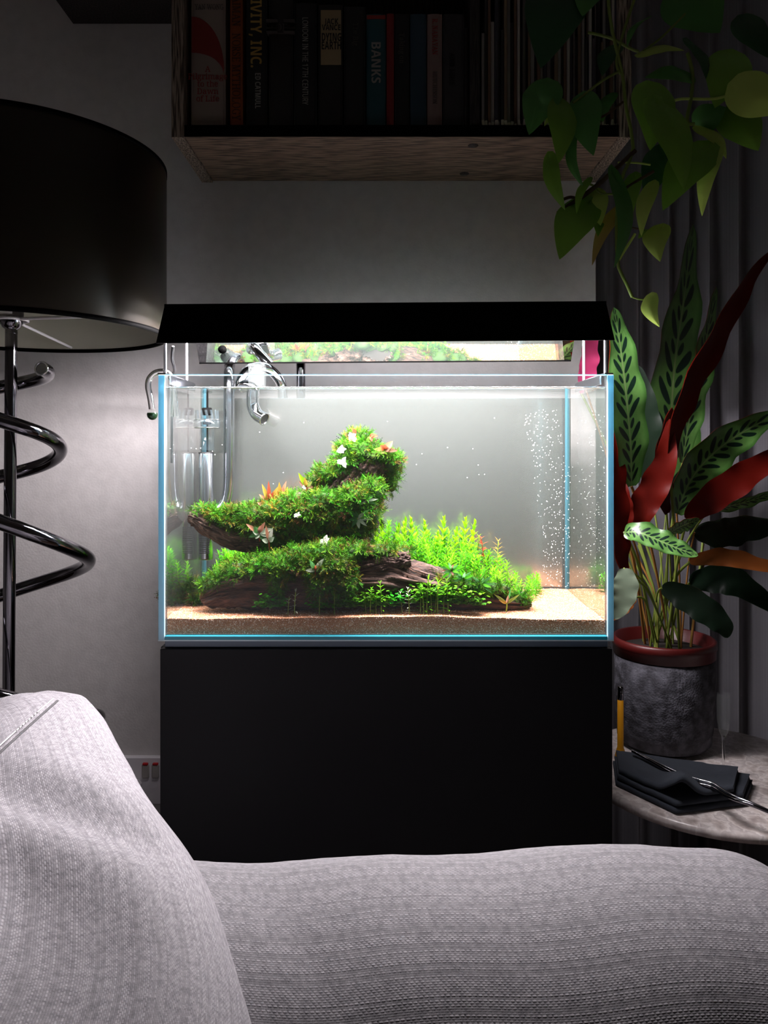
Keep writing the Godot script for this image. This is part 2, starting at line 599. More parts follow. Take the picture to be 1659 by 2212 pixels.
# ---------------------------------------------------------------- sofa
func sofa() -> void:
	var s := thing("sofa", "light grey woven sofa across the foreground, its rounded back towards the tank", "sofa", Vector3(0.1, 0, -0.45))
	# the padded back: a long roll that drops to the floor behind it
	var rows := []
	var uvk := 60.0
	var n := 90
	for i in n + 1:
		var t := float(i) / n
		var x := lerpf(-0.42, 0.312, t)
		var e := maxf(0.0, (x - 0.195) / 0.117)                # the right end rounds off
		var k := sqrt(maxf(0.0004, 1.0 - e * e))
		var row := PackedVector3Array()
		var flank := [[0.25, -0.075], [0.32, -0.066], [0.389, -0.073], [0.452, -0.094], [0.55, -0.137], [0.673, -0.213], [0.762, -0.262]]
		for j in 41:
			var a := -0.25 * PI + 1.25 * PI * j / 40.0      # from the lower front over the top to the lower back
			var r := 0.1 * (1.0 + 0.02 * noise.get_noise_3d(x * 120, a * 14, 3))
			var q := Vector2(-cos(a), sin(a)) * r          # forward (towards the eye), up
			var sag := 0.007 - 0.012 * smoothstep(0.15, -0.35, x) + 0.002 * sin(x * 23.0)
			q.x *= 1.7 if q.x > 0.0 else 0.7
			var pt := Vector3(x, EYE - 0.395 + sag + q.y * (0.55 + 0.45 * k) - (1.0 - k) * 0.03, -0.55 + q.x * (0.6 + 0.4 * k))
			for fe in 6:
				if -pt.z >= flank[fe][0] and -pt.z <= flank[fe + 1][0]:      # the left end follows the flank of the loose cushion
					var xf: float = lerpf(flank[fe][1], flank[fe + 1][1], (-pt.z - flank[fe][0]) / (flank[fe + 1][0] - flank[fe][0])) + 0.003
					pt.x = lerpf(xf, 0.312, t)
			row.append(pt)
		row.append(Vector3(row[40].x, 0.12, -0.63 + 0.04 * (1 - k)))
		rows.append(row)
	var g := Geo.new().smooth(true)
	g.grid(rows, false, false, 9, 8)
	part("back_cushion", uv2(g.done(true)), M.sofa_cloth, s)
	part("base", Geo.new().box(Vector3(-0.9, 0.05, -0.60), Vector3(0.3, 0.332, -0.2), 0.02).done(), M.sofa_seam, s)
	for x in [-0.8, 0.22]:
		for z in [-0.6, -0.24]:
			part("foot", Geo.new().lathe([[0.014, 0.0], [0.02, 0.05]], Vector3(x, 0, z), 16).cap(PackedVector3Array([Vector3(x - 0.014, 0, z), Vector3(x, 0, z - 0.014), Vector3(x + 0.014, 0, z), Vector3(x, 0, z + 0.014)]), Vector3.DOWN).done(), M.black_plastic, s)
	# the big loose cushion at the left
	var c := thing("sofa_cushion", "large light grey cushion with a stitched seam at the left of the sofa", "cushion", Vector3(-0.4, EYE - 0.6, -0.55))
	var edge := PackedVector3Array()
	for e in [[-0.86, 0.70], [-0.62, 0.862], [-0.44, 0.892], [-0.352, 0.885], [-0.308, 0.852], [-0.252, 0.762], [-0.202, 0.673], [-0.125, 0.55], [-0.082, 0.452], [-0.062, 0.389], [-0.055, 0.32], [-0.068, 0.26]]:
		edge.append(Vector3(e[0], 0, -e[1]))
	edge = curve(edge, 96)
	var hub := Vector3(-0.62, 0, -0.34)
	var lines := []
	var prof := [[0.0, -0.34], [0.0, -0.12], [0.0, -0.045], [0.012, -0.022], [0.03, -0.008], [0.055, 0.0], [0.10, 0.006], [0.16, 0.010], [0.24, 0.013], [0.36, 0.036], [0.55, 0.066], [0.8, 0.105], [1.0, 0.12]]
	for i in edge.size():
		var row := PackedVector3Array()
		var pr := []
		for f in 49:
			var u := f / 48.0 * (prof.size() - 1)
			var k0 := mini(int(u), prof.size() - 2)
			pr.append([lerpf(prof[k0][0], prof[k0 + 1][0], u - k0), lerpf(prof[k0][1], prof[k0 + 1][1], u - k0)])
		for f in pr:
			var q: Vector3 = edge[i].lerp(hub, f[0])
			var wav := 0.0
			if f[0] > 0.0:
				var w := sin(q.x * 30.0 - q.z * 42.0 + 1.5 * sin(q.z * 17.0))
				wav = 0.0055 * w * smoothstep(0.0, 0.12, f[0]) * (1.0 - 0.6 * smoothstep(0.25, 0.6, f[0])) + 0.0012 * noise.get_noise_3d(q.x * 300, 0, q.z * 300)
			row.append(Vector3(q.x, EYE - 0.277 + f[1] + wav + 0.013 * exp(-((q.x + 0.355) * (q.x + 0.355) + (q.z + 0.86) * (q.z + 0.86)) / 0.006) - 0.022 * smoothstep(-0.37, -0.48, q.x) * smoothstep(-0.55, -0.8, q.z), q.z))
		lines.append(row)
	g = Geo.new().smooth(true)
	g.grid(lines, false, true, 8, 13)
	part("cover", uv2(g.done(true)), M.sofa_cloth_lit, c)
	# piped seam with a line of stitches
	var seam := PackedVector3Array()
	var path := [[-60, 1682], [0, 1627], [40, 1590], [90, 1545], [114, 1524], [124, 1515]]
	for i in 41:
		var f := i / 40.0 * 5.0
		var a := mini(int(f), 4)
		seam.append(on_cushion(lerpf(path[a][0], path[a + 1][0], f - a), lerpf(path[a][1], path[a + 1][1], f - a), lines))
	part("seam", uv2(Geo.new().tube(seam, 0.0014, 8, true, 0.7).done(true)), M.sofa_seam, c)
	for i in range(1, 39):
		var d := (seam[i + 1] - seam[i - 1]).normalized()
		var off := Vector3(-0.0055, 0.0016, -0.004)
		part("stitch", Geo.new().tube(PackedVector3Array([seam[i] + off - d * 0.0022, seam[i] + off + d * 0.0022]), 0.0006, 6).done(), M.ceiling_paint, c)

func on_cushion(px: float, py: float, lines: Array) -> Vector3:      # the place of the cushion's surface seen in that direction
	var eye := Vector3(0, EYE, 0)
	var dir := (P(px, py, 1.0) - eye).normalized()
	var best := eye + dir * 0.8
	var near := 1e9
	for i in 70:
		var r0: PackedVector3Array = lines[i]
		var r1: PackedVector3Array = lines[i + 1]
		for k in 40:
			for t in [[r0[k], r1[k], r1[k + 1]], [r0[k], r1[k + 1], r0[k + 1]]]:
				var hit = Geometry3D.ray_intersects_triangle(eye, dir, t[0], t[1], t[2])
				if hit != null and eye.distance_to(hit) < near:
					near = eye.distance_to(hit)
					best = hit
	return best + Vector3(0, 0.0006, 0)

func uv2(m: ArrayMesh) -> ArrayMesh:      # a second, slower set of coordinates for the mottling of the cloth
	var a := m.surface_get_arrays(0)
	var u: PackedVector2Array = a[Mesh.ARRAY_TEX_UV]
	var w := PackedVector2Array()
	for q in u:
		w.append(q * 0.5)
	a[Mesh.ARRAY_TEX_UV2] = w
	var o := ArrayMesh.new()
	o.add_surface_from_arrays(Mesh.PRIMITIVE_TRIANGLES, a)
	return o

# ---------------------------------------------------------------- the tank, its stand and what hangs in it
const Z0 := -1.014         # outer face of the front pane
const Z1 := -1.244         # outer face of the back pane
const RIM := EYE + 0.1007
const BASE := EYE - 0.2505
const HALF := 0.3005
const GT := 0.0085         # thickness of the glass

func tank() -> void:
	var cb := thing("aquarium_cabinet", "tall matte black cabinet that carries the planted aquarium", "cabinet", Vector3(TX, 0, -1.13))
	var ct := EYE - 0.2607
	part("body", Geo.new().box(Vector3(TX - HALF, 0.0, Z1 - 0.004), Vector3(TX + HALF, ct, Z0 - 0.012), 0.0012).done(), M.black_matte, cb)
	part("door", Geo.new().box(Vector3(TX - HALF + 0.0028, 0.006, Z0 - 0.0125), Vector3(TX + HALF - 0.0022, ct - 0.0004, Z0 + 0.001), 0.0008).done(), M.black_matte, cb)
	solo("levelling_mat", Geo.new().box(Vector3(TX - HALF + 0.007, ct, Z1 + 0.004), Vector3(TX + HALF - 0.006, BASE, Z0 - 0.006), 0.001).done(), M.mat_grey, "thin blue-grey levelling mat squeezed between aquarium and black cabinet", "mat")
	var a := thing("aquarium", "rimless glass aquarium with bright blue edges on the black cabinet", "aquarium", Vector3(TX, BASE, -1.13))
	var xl := TX - HALF
	var xr := TX + HALF
	part("front_pane", Geo.new().box(Vector3(xl + GT, BASE + GT, Z0 - GT), Vector3(xr - GT, RIM - 0.0006, Z0 - 0.0004)).done(), M.front_glass, a)
	part("back_pane", Geo.new().box(Vector3(xl + GT, BASE + GT, Z1), Vector3(xr - GT, RIM - 0.0006, Z1 + GT)).done(), M.glass, a)
	part("side_pane", Geo.new().box(Vector3(xl, BASE, Z1), Vector3(xl + GT, RIM - 0.0006, Z0 - 0.004)).done(), M.glass, a)
	part("side_pane", Geo.new().box(Vector3(xr - GT, BASE, Z1), Vector3(xr, RIM - 0.0006, Z0 - 0.004)).done(), M.glass, a)
	for x in [xl, xr - GT]:
		part("glass_edge", Geo.new().box(Vector3(x, BASE, Z0 - 0.004), Vector3(x + GT, RIM, Z0), 0.0008).done(), M.glass_edge, a)
		part("seam", Geo.new().box(Vector3(x + (GT if x < 0 else -0.004), BASE + GT, Z1 + 0.0088), Vector3(x + (GT + 0.004 if x < 0 else 0.0), RIM, Z1 + 0.0105)).done(), M.corner_seam, a)
	part("bottom_pane", Geo.new().box(Vector3(xl + GT, BASE, Z1), Vector3(xr - GT, BASE + 0.0062, Z0 - 0.0002), 0.0006).done(), M.glass_bottom, a)
	part("bottom_edge", Geo.new().box(Vector3(xl, BASE - 0.0004, Z0 - 0.002), Vector3(xr, BASE + 0.0012, Z0 + 0.0002)).done(), M.glass_line, a)
	part("rim_edge", Geo.new().box(Vector3(xl + GT, RIM - 0.0006, Z0 - GT), Vector3(xr - GT, RIM + 0.0002, Z0)).done(), M.glass_edge, a)
	part("rim_edge", Geo.new().box(Vector3(xl + GT, RIM - 0.0006, Z1), Vector3(xr - GT, RIM + 0.0002, Z1 + GT)).done(), M.glass_edge, a)
	for s in [[xl + GT + 0.0006, false], [xr - GT - 0.0006, true]]:
		var g := Geo.new()
		var p := [Vector3(s[0], SAND - 0.02, Z0 - GT - 0.001), Vector3(s[0], SAND - 0.02, Z1 + GT), Vector3(s[0], WATER, Z1 + GT), Vector3(s[0], WATER, Z0 - GT - 0.001)]
		if s[1]: g.quad(p[1], p[0], p[3], p[2])
		else: g.quad(p[0], p[1], p[2], p[3])
		part("wet_face", g.done(), M.wet_glass, a)
	part("frosted_film", Geo.new().box(Vector3(xl + 0.001, BASE + 0.002, Z1 - 0.0016), Vector3(xr - 0.001, WATER + 0.001, Z1 - 0.0004)).done(), M.frost, a)
	# water: the surface, gently rippled, with the bead it draws up along the front pane
	var rows := []
	for i in 25:
		var z := lerpf(Z0 - GT - 0.0005, Z1 + GT + 0.0005, i / 24.0)
		var row := PackedVector3Array()
		for j in 61:
			var x := lerpf(xl + GT + 0.0005, xr - GT - 0.0005, j / 60.0)
			row.append(Vector3(x, WATER + 0.0005 * noise.get_noise_2d(x * 300.0, z * 900.0), z))
		rows.append(row)
	var w := Geo.new().smooth(true)
	w.grid(rows)
	solo("water", w.done(), M.water, "clear still water filling the aquarium almost to its rim", "water", "", "stuff")
	var bead := Geo.new().tube(PackedVector3Array([Vector3(xl + GT, WATER, Z0 - GT - 0.001), Vector3(xr - GT, WATER, Z0 - GT - 0.001)]), 0.0011, 8)
	solo("water_edge", bead.done(), M.solid_glass, "bright bead of water drawn up along the front pane", "water", "", "stuff")
	sand()
	pipes()
	bubbles()

func sand_y(x: float, z: float) -> float:
	var t := (z - Z0) / (Z1 - Z0)
	return SAND + 0.0022 * noise.get_noise_2d(x * 160.0, z * 160.0) + 0.002 * sin(x * 11.0 + 0.8) + 0.003 * t + 0.004 * exp(-pow((t - 0.12) / 0.1, 2.0)) * smoothstep(0.25, -0.1, x)

func sand() -> void:
	var s := thing("sand", "pale pink-beige sand covering the aquarium floor, dark where it meets the front pane", "sand", Vector3(TX, BASE + 0.0064, -1.13))
	s.set_meta("kind", "stuff")
	var xl := TX - HALF + GT + 0.0008
	var xr := TX + HALF - GT - 0.0008
	var zf := Z0 - GT - 0.0012
	var zb := Z1 + GT + 0.0005
	var rows := []
	var bottom := PackedVector3Array()
	for i in 33:
		var z := lerpf(zf, zb, i / 32.0)
		var row := PackedVector3Array()
		for j in 97:
			var x := lerpf(xl, xr, j / 96.0)
			row.append(Vector3(x, sand_y(x, z), z))
			if i == 0: bottom.append(Vector3(x, BASE + 0.0064, z))
		rows.append(row)
	var g := Geo.new().smooth(true)
	g.grid(rows)
	g.smooth(false)
	g.grid([bottom, rows[0]])
	for k in 32:
		for e in [0, 96]:
			var p: Vector3 = rows[k][e]
			var q: Vector3 = rows[k + 1][e]
			g.quad(Vector3(p.x, BASE + 0.0064, p.z), Vector3(q.x, BASE + 0.0064, q.z), q, p)
	part("sand_bed", g.done(), M.sand, s, "", "stuff")
	var stone := Geo.new().ball(Vector3(), Vector3(1.0, 0.75, 0.9), 3, 5).done()
	var xf := []
	var cols := []
	var shades := [C("e6c2a4"), C("dcae90"), C("cc9876"), C("eed6c0"), C("b98262"), C("9c6648"), C("e4bea6")]
	for i in 15000:
		var x := rng.randf_range(xl, xr)
		var face := i % 3 == 0
		var z := zf - 0.0004 if face else lerpf(zf, zb, pow(rng.randf(), 1.3))
		var y := sand_y(x, z)
		if face: y = rng.randf_range(BASE + 0.007, y)
		var r := rng.randf_range(0.00055, 0.0011)
		xf.append(Transform3D(Basis.from_euler(Vector3(rng.randf() * 6, rng.randf() * 6, 0)).scaled_local(Vector3(r, r, r)), Vector3(x, y, z)))
		cols.append((shades[rng.randi() % 7] as Color).srgb_to_linear())
	many("grains", stone, M.grain, xf, cols, s)

func tube_px(pts: Array, r, n := 24, seg := 14, caps := true) -> Geo:
	var p := PackedVector3Array()
	for q in pts: p.append(P(q[0], q[1], q[2]))
	return Geo.new().tube(curve(p, n), r, seg, caps)

func ring(at: Vector3, axis: Vector3, r: float, t: float) -> Geo:
	var p := PackedVector3Array()
	var u := axis.cross(Vector3.UP if absf(axis.y) < 0.9 else Vector3.RIGHT).normalized()
	var v := axis.cross(u)
	for i in 25:
		p.append(at + (u * cos(TAU * i / 24.0) + v * sin(TAU * i / 24.0)) * r)
	return Geo.new().tube(p, t, 8, false)

func pipes() -> void:
	# inlet with its skimmer
	var d := 1.192
	var s := d / F
	var t := thing("inlet_pipe", "polished steel inlet pipe with slotted strainer at the tank's left end", "pipe", P(445, 1208, d))
	part("tube", tube_px([[497, 760, 1.262], [496, 795, 1.258], [495, 806, 1.23], [495, 835, 1.214], [495, 900, 1.212], [495, 1000, 1.212], [494, 1050, 1.212], [487, 1085, 1.21], [468, 1102, 1.203], [448, 1104, d]], 0.0088, 60, 18).done(), M.steel, t)
	part("strainer", Geo.new().lathe([[0.0, 0.0], [15.5 * s, 0.0], [15.8 * s, 3 * s], [15.8 * s, 228 * s], [14.5 * s, 230 * s], [13.0 * s, 229 * s], [13.0 * s, 200 * s]], P(445, 1208, d), 28).done(), M.steel, t)
	for k in 15:
		var y := 1138.0 + k * 3.9
		part("slot", Geo.new().box(P(444, y + 1.1, d) + Vector3(-9 * s, 0, 12.0 * s), P(444, y - 1.1, d) + Vector3(12 * s, 0, 15.95 * s)).done(), M.black_plastic, t)
	part("rim_ring", ring(P(445, 978, d), Vector3.UP, 15 * s, 0.001).done(), M.black_plastic, t)
	var k2 := thing("surface_skimmer", "clear acrylic surface skimmer cup above the steel strainer", "skimmer", P(447, 925, d))
	part("cup", Geo.new().lathe([[16 * s, -48 * s], [16 * s, 0.0], [27 * s, 0.0], [28 * s, 2 * s], [28 * s, 17 * s], [24 * s, 19 * s], [12 * s, 14 * s]], P(447, 925, d), 28).done(), M.acrylic, k2)
	part("cup_rim", ring(P(447, 907, d), Vector3.UP, 27 * s, 0.0009).done(), M.solid_glass, k2)
	part("cup_rim", ring(P(447, 924, d), Vector3.UP, 27 * s, 0.0009).done(), M.solid_glass, k2)
	for i in 14:
		var a := TAU * i / 14.0
		var o := P(447, 907, d) + Vector3(cos(a), 0, sin(a)) * 24 * s
		part("tooth", Geo.new().obox(Transform3D(Basis.from_euler(Vector3(0.25 * sin(a), -a, 0)), o + Vector3(0, 10 * s, 0)), Vector3(0.0015, 22 * s, 0.004), 0.0005).done(), M.acrylic, k2)
	part("float", Geo.new().lathe([[0, -9 * s], [10 * s, -9 * s], [11 * s, -6 * s], [11 * s, 5 * s], [9 * s, 7 * s], [0, 7 * s]], P(447, 888, d), 16).done(), M.black_body, k2)
	part("float", Geo.new().lathe([[0, -3 * s], [9 * s, -3 * s], [9 * s, 3 * s], [0, 3 * s]], P(447, 914, d), 16).done(), M.black_body, k2)
	part("cap", Geo.new().lathe([[0, -3 * s], [10 * s, -3 * s], [10 * s, 2 * s], [0, 2 * s]], P(448, 846, d), 16).done(), M.black_body, k2)
	part("rod", tube_px([[448, 843, d], [448, 985, d]], 0.0014, 2, 8).done(), M.black_body, k2)
	# outlet
	var o := thing("outlet_pipe", "curved steel outlet pipe hooked over the back rim, its open mouth under water", "pipe", P(570, 905, 1.19))
	part("arch", tube_px([[612, 900, 1.268], [610, 845, 1.268], [604, 822, 1.262], [585, 800, 1.245], [560, 793, 1.226], [535, 801, 1.205], [521, 825, 1.196], [519, 840, 1.196]], 0.0085, 40, 18).done(), M.chrome, o)
	part("spout", tube_px([[519, 838, 1.196], [526, 834, 1.194], [546, 838, 1.19], [546, 860, 1.19], [547, 878, 1.19], [555, 895, 1.187], [571, 905, 1.18]], 0.0098, 40, 18, false).done(), M.chrome, o)
	var ax := (P(571, 905, 1.18) - P(555, 895, 1.187)).normalized()
	part("mouth_ring", ring(P(571, 905, 1.18), ax, 0.0094, 0.0012).done(), M.chrome, o)
	part("mouth_inside", tube_px([[566, 902, 1.182], [570.5, 904.7, 1.18]], 0.0088, 2, 18).done(), M.black_plastic, o)
	part("bracket", Geo.new().box(P(541, 836, 1.2), P(575, 788, 1.2) + Vector3(0, 0, 0.02), 0.001).done(), M.glass, o)
	part("bracket_bar", Geo.new().box(P(551, 836, 1.205), P(566, 790, 1.205) + Vector3(0, 0, 0.004), 0.0008).done(), M.steel, o)
	var h := thing("hose_pipe", "upright steel pipe standing behind the tank under the mirror strip", "pipe", P(650, 1400, 1.28))
	part("tube", tube_px([[650, 1400, 1.28], [650, 1000, 1.28], [650, 760, 1.28]], 0.0075, 6, 16).done(), M.dark_chrome, h)
	# drop checker
	var k := thing("drop_checker", "glass drop checker hooked over the left rim, its bulb filled with green liquid", "drop checker", P(329, 893, 1.05))
	part("glass_tube", tube_px([[328, 884, 1.05], [325, 862, 1.05], [320, 835, 1.05], [323, 818, 1.051], [335, 806, 1.052], [352, 803, 1.054], [367, 811, 1.056], [374, 830, 1.058], [377, 860, 1.06], [380, 900, 1.06]], 0.0042, 50, 14).done(), M.solid_glass, k)
	part("glass_tube", tube_px([[372, 836, 1.05], [377, 870, 1.052], [381, 903, 1.054]], 0.0026, 14, 12).done(), M.glass, k)
	part("bulb", Geo.new().ball(P(329, 896, 1.05), Vector3.ONE * 0.0075, 12, 18).done(), M.glass, k)
	var liq := mat("green_liquid", C("123a12"), 0.1)
	part("liquid", Geo.new().lathe([[0.0, -0.0073], [0.0038, -0.0062], [0.0064, -0.0034], [0.0073, 0.0], [0.0068, 0.0026], [0.0, 0.0028]], P(329, 896, 1.05), 18).done(), liq, k)

func bubbles() -> void:
	var xf := []
	var b := Geo.new().ball(Vector3(), Vector3.ONE, 5, 8).done()
	for i in 360:
		var t := rng.randf()
		var y := lerpf(885.0, 1268.0, t)
		var left := lerpf(1128, 1172, smoothstep(0.0, 0.6, t))
		var right := lerpf(1205, 1232, smoothstep(0.0, 0.4, t))
		var x := lerpf(left, right, rng.randf())
		if rng.randf() < 0.12: x = lerpf(1140, 1186, t) + rng.randf_range(-7, 7)
		var r := rng.randf_range(0.0003, 0.0006) * (1.4 if rng.randf() < 0.1 else 1.0)
		xf.append(Transform3D(Basis().scaled(Vector3.ONE * r), P(x, y, rng.randf_range(1.15, 1.222))))
	for i in 22:
		xf.append(Transform3D(Basis().scaled(Vector3.ONE * rng.randf_range(0.0004, 0.0008)), P(rng.randf_range(420, 1100), rng.randf_range(900, 1090), rng.randf_range(1.1, 1.2))))
	var o := many("air_bubbles", b, M.bubble, xf, [], self)
	meta(o, "fine white air bubbles rising through the water near the tank's right end", "bubbles")

# ---------------------------------------------------------------- the light over the tank
func hood() -> void:
	var t := thing("aquarium_light", "long black trapezoid light on thin rods above the aquarium", "light", Vector3(TX, RIM, -1.125))
	var hw := 0.3
	var y0 := EYE + 0.1429
	var y1 := EYE + 0.1973
	var x := 0.0018
	var tilt := func(g: Geo) -> ArrayMesh: return g.done()
	var slab := func(ya: float, za: float, yb: float, zb: float, th: Vector3) -> ArrayMesh:
		var g := Geo.new()
		var c: Array[Vector3] = []
		for q in [[-hw, ya, za], [hw, ya, za], [hw, yb, zb], [-hw, yb, zb]]:
			var r := Vector3(x + q[0], q[1], q[2])
			r.y += (r.x - x) * 0.0068
			c.append(r)
		var m := (c[0] + c[2]) / 2.0 + th / 2.0
		for f in [[0, 1, 2, 3]]:
			g.out(c[0], c[1], c[2], m); g.out(c[0], c[2], c[3], m)
			g.out(c[0] + th, c[1] + th, c[2] + th, m); g.out(c[0] + th, c[2] + th, c[3] + th, m)
		for i in 4:
			var j := (i + 1) % 4
			g.out(c[i], c[j], c[j] + th, m); g.out(c[i], c[j] + th, c[i] + th, m)
		return g.done()
	part("front_panel", slab.call(y0, -1.0056, y1, -1.0435, Vector3(0, -0.0, -0.002)), M.black_body, t)
	part("back_panel", slab.call(y0, -1.2427, y1, -1.205, Vector3(0, 0, -0.003)), M.black_body, t)
	part("top_panel", slab.call(y1, -1.0435, y1, -1.205, Vector3(0, 0.004, 0)), M.black_body, t)
	# inner faces are polished
	part("reflector", slab.call(y0 + 0.0012, -1.2410, y1 - 0.002, -1.2045, Vector3(0, 0, -0.0008)), M.mirror, t)
	part("reflector", slab.call(y0 + 0.002, -1.0086, y1 - 0.002, -1.0455, Vector3(0, 0, 0.0004)), M.steel, t)
	part("panel_lip", slab.call(y0 - 0.0004, -1.2405, y0 + 0.0016, -1.2405, Vector3(0, 0, -0.003)), M.black_body, t)
	var glow := mat("led", C("fff6fb"), 0.4)
	glow.emission_enabled = true
	glow.emission = C("fff6fb")
	glow.emission_energy_multiplier = 1.5
	for z in [-1.058, -1.08, -1.102]:
		part("led_strip", slab.call(y1 - 0.003, z - 0.005, y1 - 0.003, z + 0.005, Vector3(0, 0.002, 0)), glow, t)
	for s in [-1.0, 1.0]:
		for z in [-1.036, -1.148]:
			var rx: float = x + s * 0.2965
			part("rod", Geo.new().tube(PackedVector3Array([Vector3(rx, RIM + 0.001, z), Vector3(rx, y0 + 0.05 * (0.6 if z < -1.1 else 0.4), z)]), 0.0022, 12).done(), M.steel_rod, t)
		var g := Geo.new()
		g.box(Vector3(x + s * 0.2965 - 0.006, RIM + 0.0004, -1.17), Vector3(x + s * 0.2965 + 0.006, RIM + 0.003, -1.02), 0.0006)
		g.box(Vector3(x + s * 0.2885 - 0.001, RIM - 0.012, -1.165), Vector3(x + s * 0.2885 + 0.001, RIM + 0.001, -1.03), 0.0004)
		part("rim_clip", g.done(), M.steel, t)
	var cable := tube_px([[374, 748, 1.06], [372, 775, 1.075], [377, 800, 1.12], [372, 830, 1.3], [371, 1000, 1.33]], 0.0022, 30, 8)
	part("cable", cable.done(), M.black_plastic, t)

# ---------------------------------------------------------------- driftwood, moss and plants under water
func branch(g: Geo, pts: Array, seed_: int) -> void:      # [x, y, distance, half thickness in pixels, half depth in metres]
	var n := 110
	var seg := 84
	var c := PackedVector3Array()
	for q in pts: c.append(P(q[0], q[1], q[2]))
	var line := curve(c, n)
	var rows := []
	var nz := FastNoiseLite.new()
	nz.seed = seed_
	nz.frequency = 1.0
	nz.fractal_octaves = 4
	var hue := []
	for i in n + 1:
		var t := float(i) / n
		var tan_ := (line[mini(i + 1, n)] - line[maxi(i - 1, 0)]).normalized()
		var up := Vector3(-tan_.y, tan_.x, 0).normalized()
		var f := t * (pts.size() - 1)
		var a := mini(int(f), pts.size() - 2)
		var ru: float = lerpf(pts[a][3], pts[a + 1][3], smoothstep(0, 1, f - a)) * lerpf(pts[a][2], pts[a + 1][2], f - a) / F
		var rz: float = lerpf(pts[a][4], pts[a + 1][4], f - a)
		var row := PackedVector3Array()
		var hr := PackedFloat32Array()
		for j in seg:
			var w := TAU * j / seg
			var lump := nz.get_noise_3d(cos(w) * 1.1, sin(w) * 1.1, t * 5.0)
			var ridge := 1.0 - pow(absf(nz.get_noise_3d(cos(w) * 5.0, sin(w) * 5.0, t * 2.6 + 7.0)) * 2.0, 0.7)
			var fine := nz.get_noise_3d(cos(w) * 14.0, sin(w) * 14.0, t * 5.0 + 3.0)
			var k := 1.0 + 0.22 * lump + 0.26 * (ridge - 0.7) + 0.10 * fine
			row.append(line[i] + up * ru * cos(w) * k + Vector3(0, 0, rz * sin(w) * k))
			hr.append(0.5 * ridge + 0.5 * fine)
		rows.append(row)
		hue.append(hr)
	g.smooth(true)
	for i in n:
		for j in seg:
			var j2 := (j + 1) % seg
			var q := [[i, j], [i + 1, j], [i + 1, j2], [i, j], [i + 1, j2], [i, j2]]
			for e in [0, 1, 2, 3, 4, 5]:
				var h: float = hue[q[e][0]][q[e][1]]
				g.st.set_color(Color(0.016, 0.008, 0.006).lerp(Color(0.19, 0.098, 0.066), clampf(0.25 + 0.9 * h, 0.0, 1.0)))
				var uv := Vector2(float(j if q[e][1] == j else j + 1) / seg, float(q[e][0]) / n)
				g.v(rows[q[e][0]][q[e][1]], uv)
	g.smooth(false)
	g.st.set_color(Color(0.09, 0.055, 0.04))
	g.cap(rows[0], line[0] - line[1])
	g.cap(rows[n], line[n] - line[n - 1])

func tuft_mesh(seed_: int) -> ArrayMesh:      # a tuft of moss fronds, about one unit high
	var g := Geo.new().smooth(false)
	var r := RandomNumberGenerator.new()
	r.seed = seed_
	for k in 9:
		var a := r.randf() * TAU
		var lean := r.randf_range(0.25, 1.2)
		var l := r.randf_range(0.7, 1.1)
		var dir := Vector3(cos(a) * sin(lean), cos(lean), sin(a) * sin(lean))
		var side := dir.cross(Vector3.UP).normalized()
		var p := Vector3()
		var q := dir
		for s in 4:
			q = (q + Vector3(0, -0.13, 0)).normalized()
			var e := p + q * l * 0.25
			var w := 0.035
			g.tri(p - side * w, p + side * w, e)
			for sg in [-1.0, 1.0]:
				var tip: Vector3 = e + (side * sg * 0.8 + q * 0.6 + Vector3(0, r.randf_range(-0.2, 0.3), 0)) * l * 0.24 * (1.15 - 0.2 * s)
				g.tri(e - q * 0.05, e + q * 0.05, tip)
			p = e
		g.tri(p - side * 0.03, p + side * 0.03, p + q * l * 0.2)
	return g.done()

func moss(called: String, label: String, lumps: Array, dens := 1.0) -> void:
	var at := P(lumps[0][0], lumps[0][1], lumps[0][2])
	var t := thing(called, label, "moss", at)
	t.set_meta("kind", "stuff")
	var core := Geo.new()
	var sets := [[], [], []]
	var cols := [[], [], []]
	for u in lumps:
		var c := P(u[0], u[1], u[2])
		var r := Vector3(u[3] * u[2] / F, u[4] * u[2] / F, u[5])
		core.ball(c, r * 0.86, 7, 10, noise, 0.25)
		var n := int(u[3] * u[4] / 6.0 * dens)
		var warm: float = u[6] if u.size() > 6 else 0.25
		for i in n:
			var d := Vector3(rng.randfn(), rng.randfn() + 0.35, rng.randfn() + 0.5).normalized()
			if d.z < -0.45: continue
			var p := c + d * r * rng.randf_range(0.85, 1.06)
			var y := (d + Vector3(rng.randf_range(-0.5, 0.5), 0.45, rng.randf_range(-0.3, 0.5))).normalized()
			if d.y < -0.2: y = (d + Vector3(0, -0.7, 0)).normalized()
			var x := y.cross(Vector3(rng.randf() - 0.5, 0.1, rng.randf() - 0.5)).normalized()
			var s := rng.randf_range(0.006, 0.0105)
			var k := rng.randi() % 3
			sets[k].append(Transform3D(Basis(x, y, x.cross(y)).scaled_local(Vector3(s, s * rng.randf_range(0.8, 1.3), s)), p))
			var col := Color.from_hsv(rng.randf_range(0.22, 0.285), rng.randf_range(0.9, 1.0), rng.randf_range(0.24, 0.50))
			if rng.randf() < warm * 0.45: col = Color.from_hsv(rng.randf_range(0.12, 0.20), rng.randf_range(0.7, 0.9), rng.randf_range(0.28, 0.45))
			if rng.randf() < 0.04: col = Color.from_hsv(rng.randf_range(0.05, 0.09), 0.65, rng.randf_range(0.25, 0.42))
			cols[k].append(col.srgb_to_linear())
	part("moss_cushion", core.done(), M.moss_core, t, "", "stuff")
	for k in 3:
		many("fronds", tuft_mesh(20 + k), M.moss, sets[k], cols[k], t)

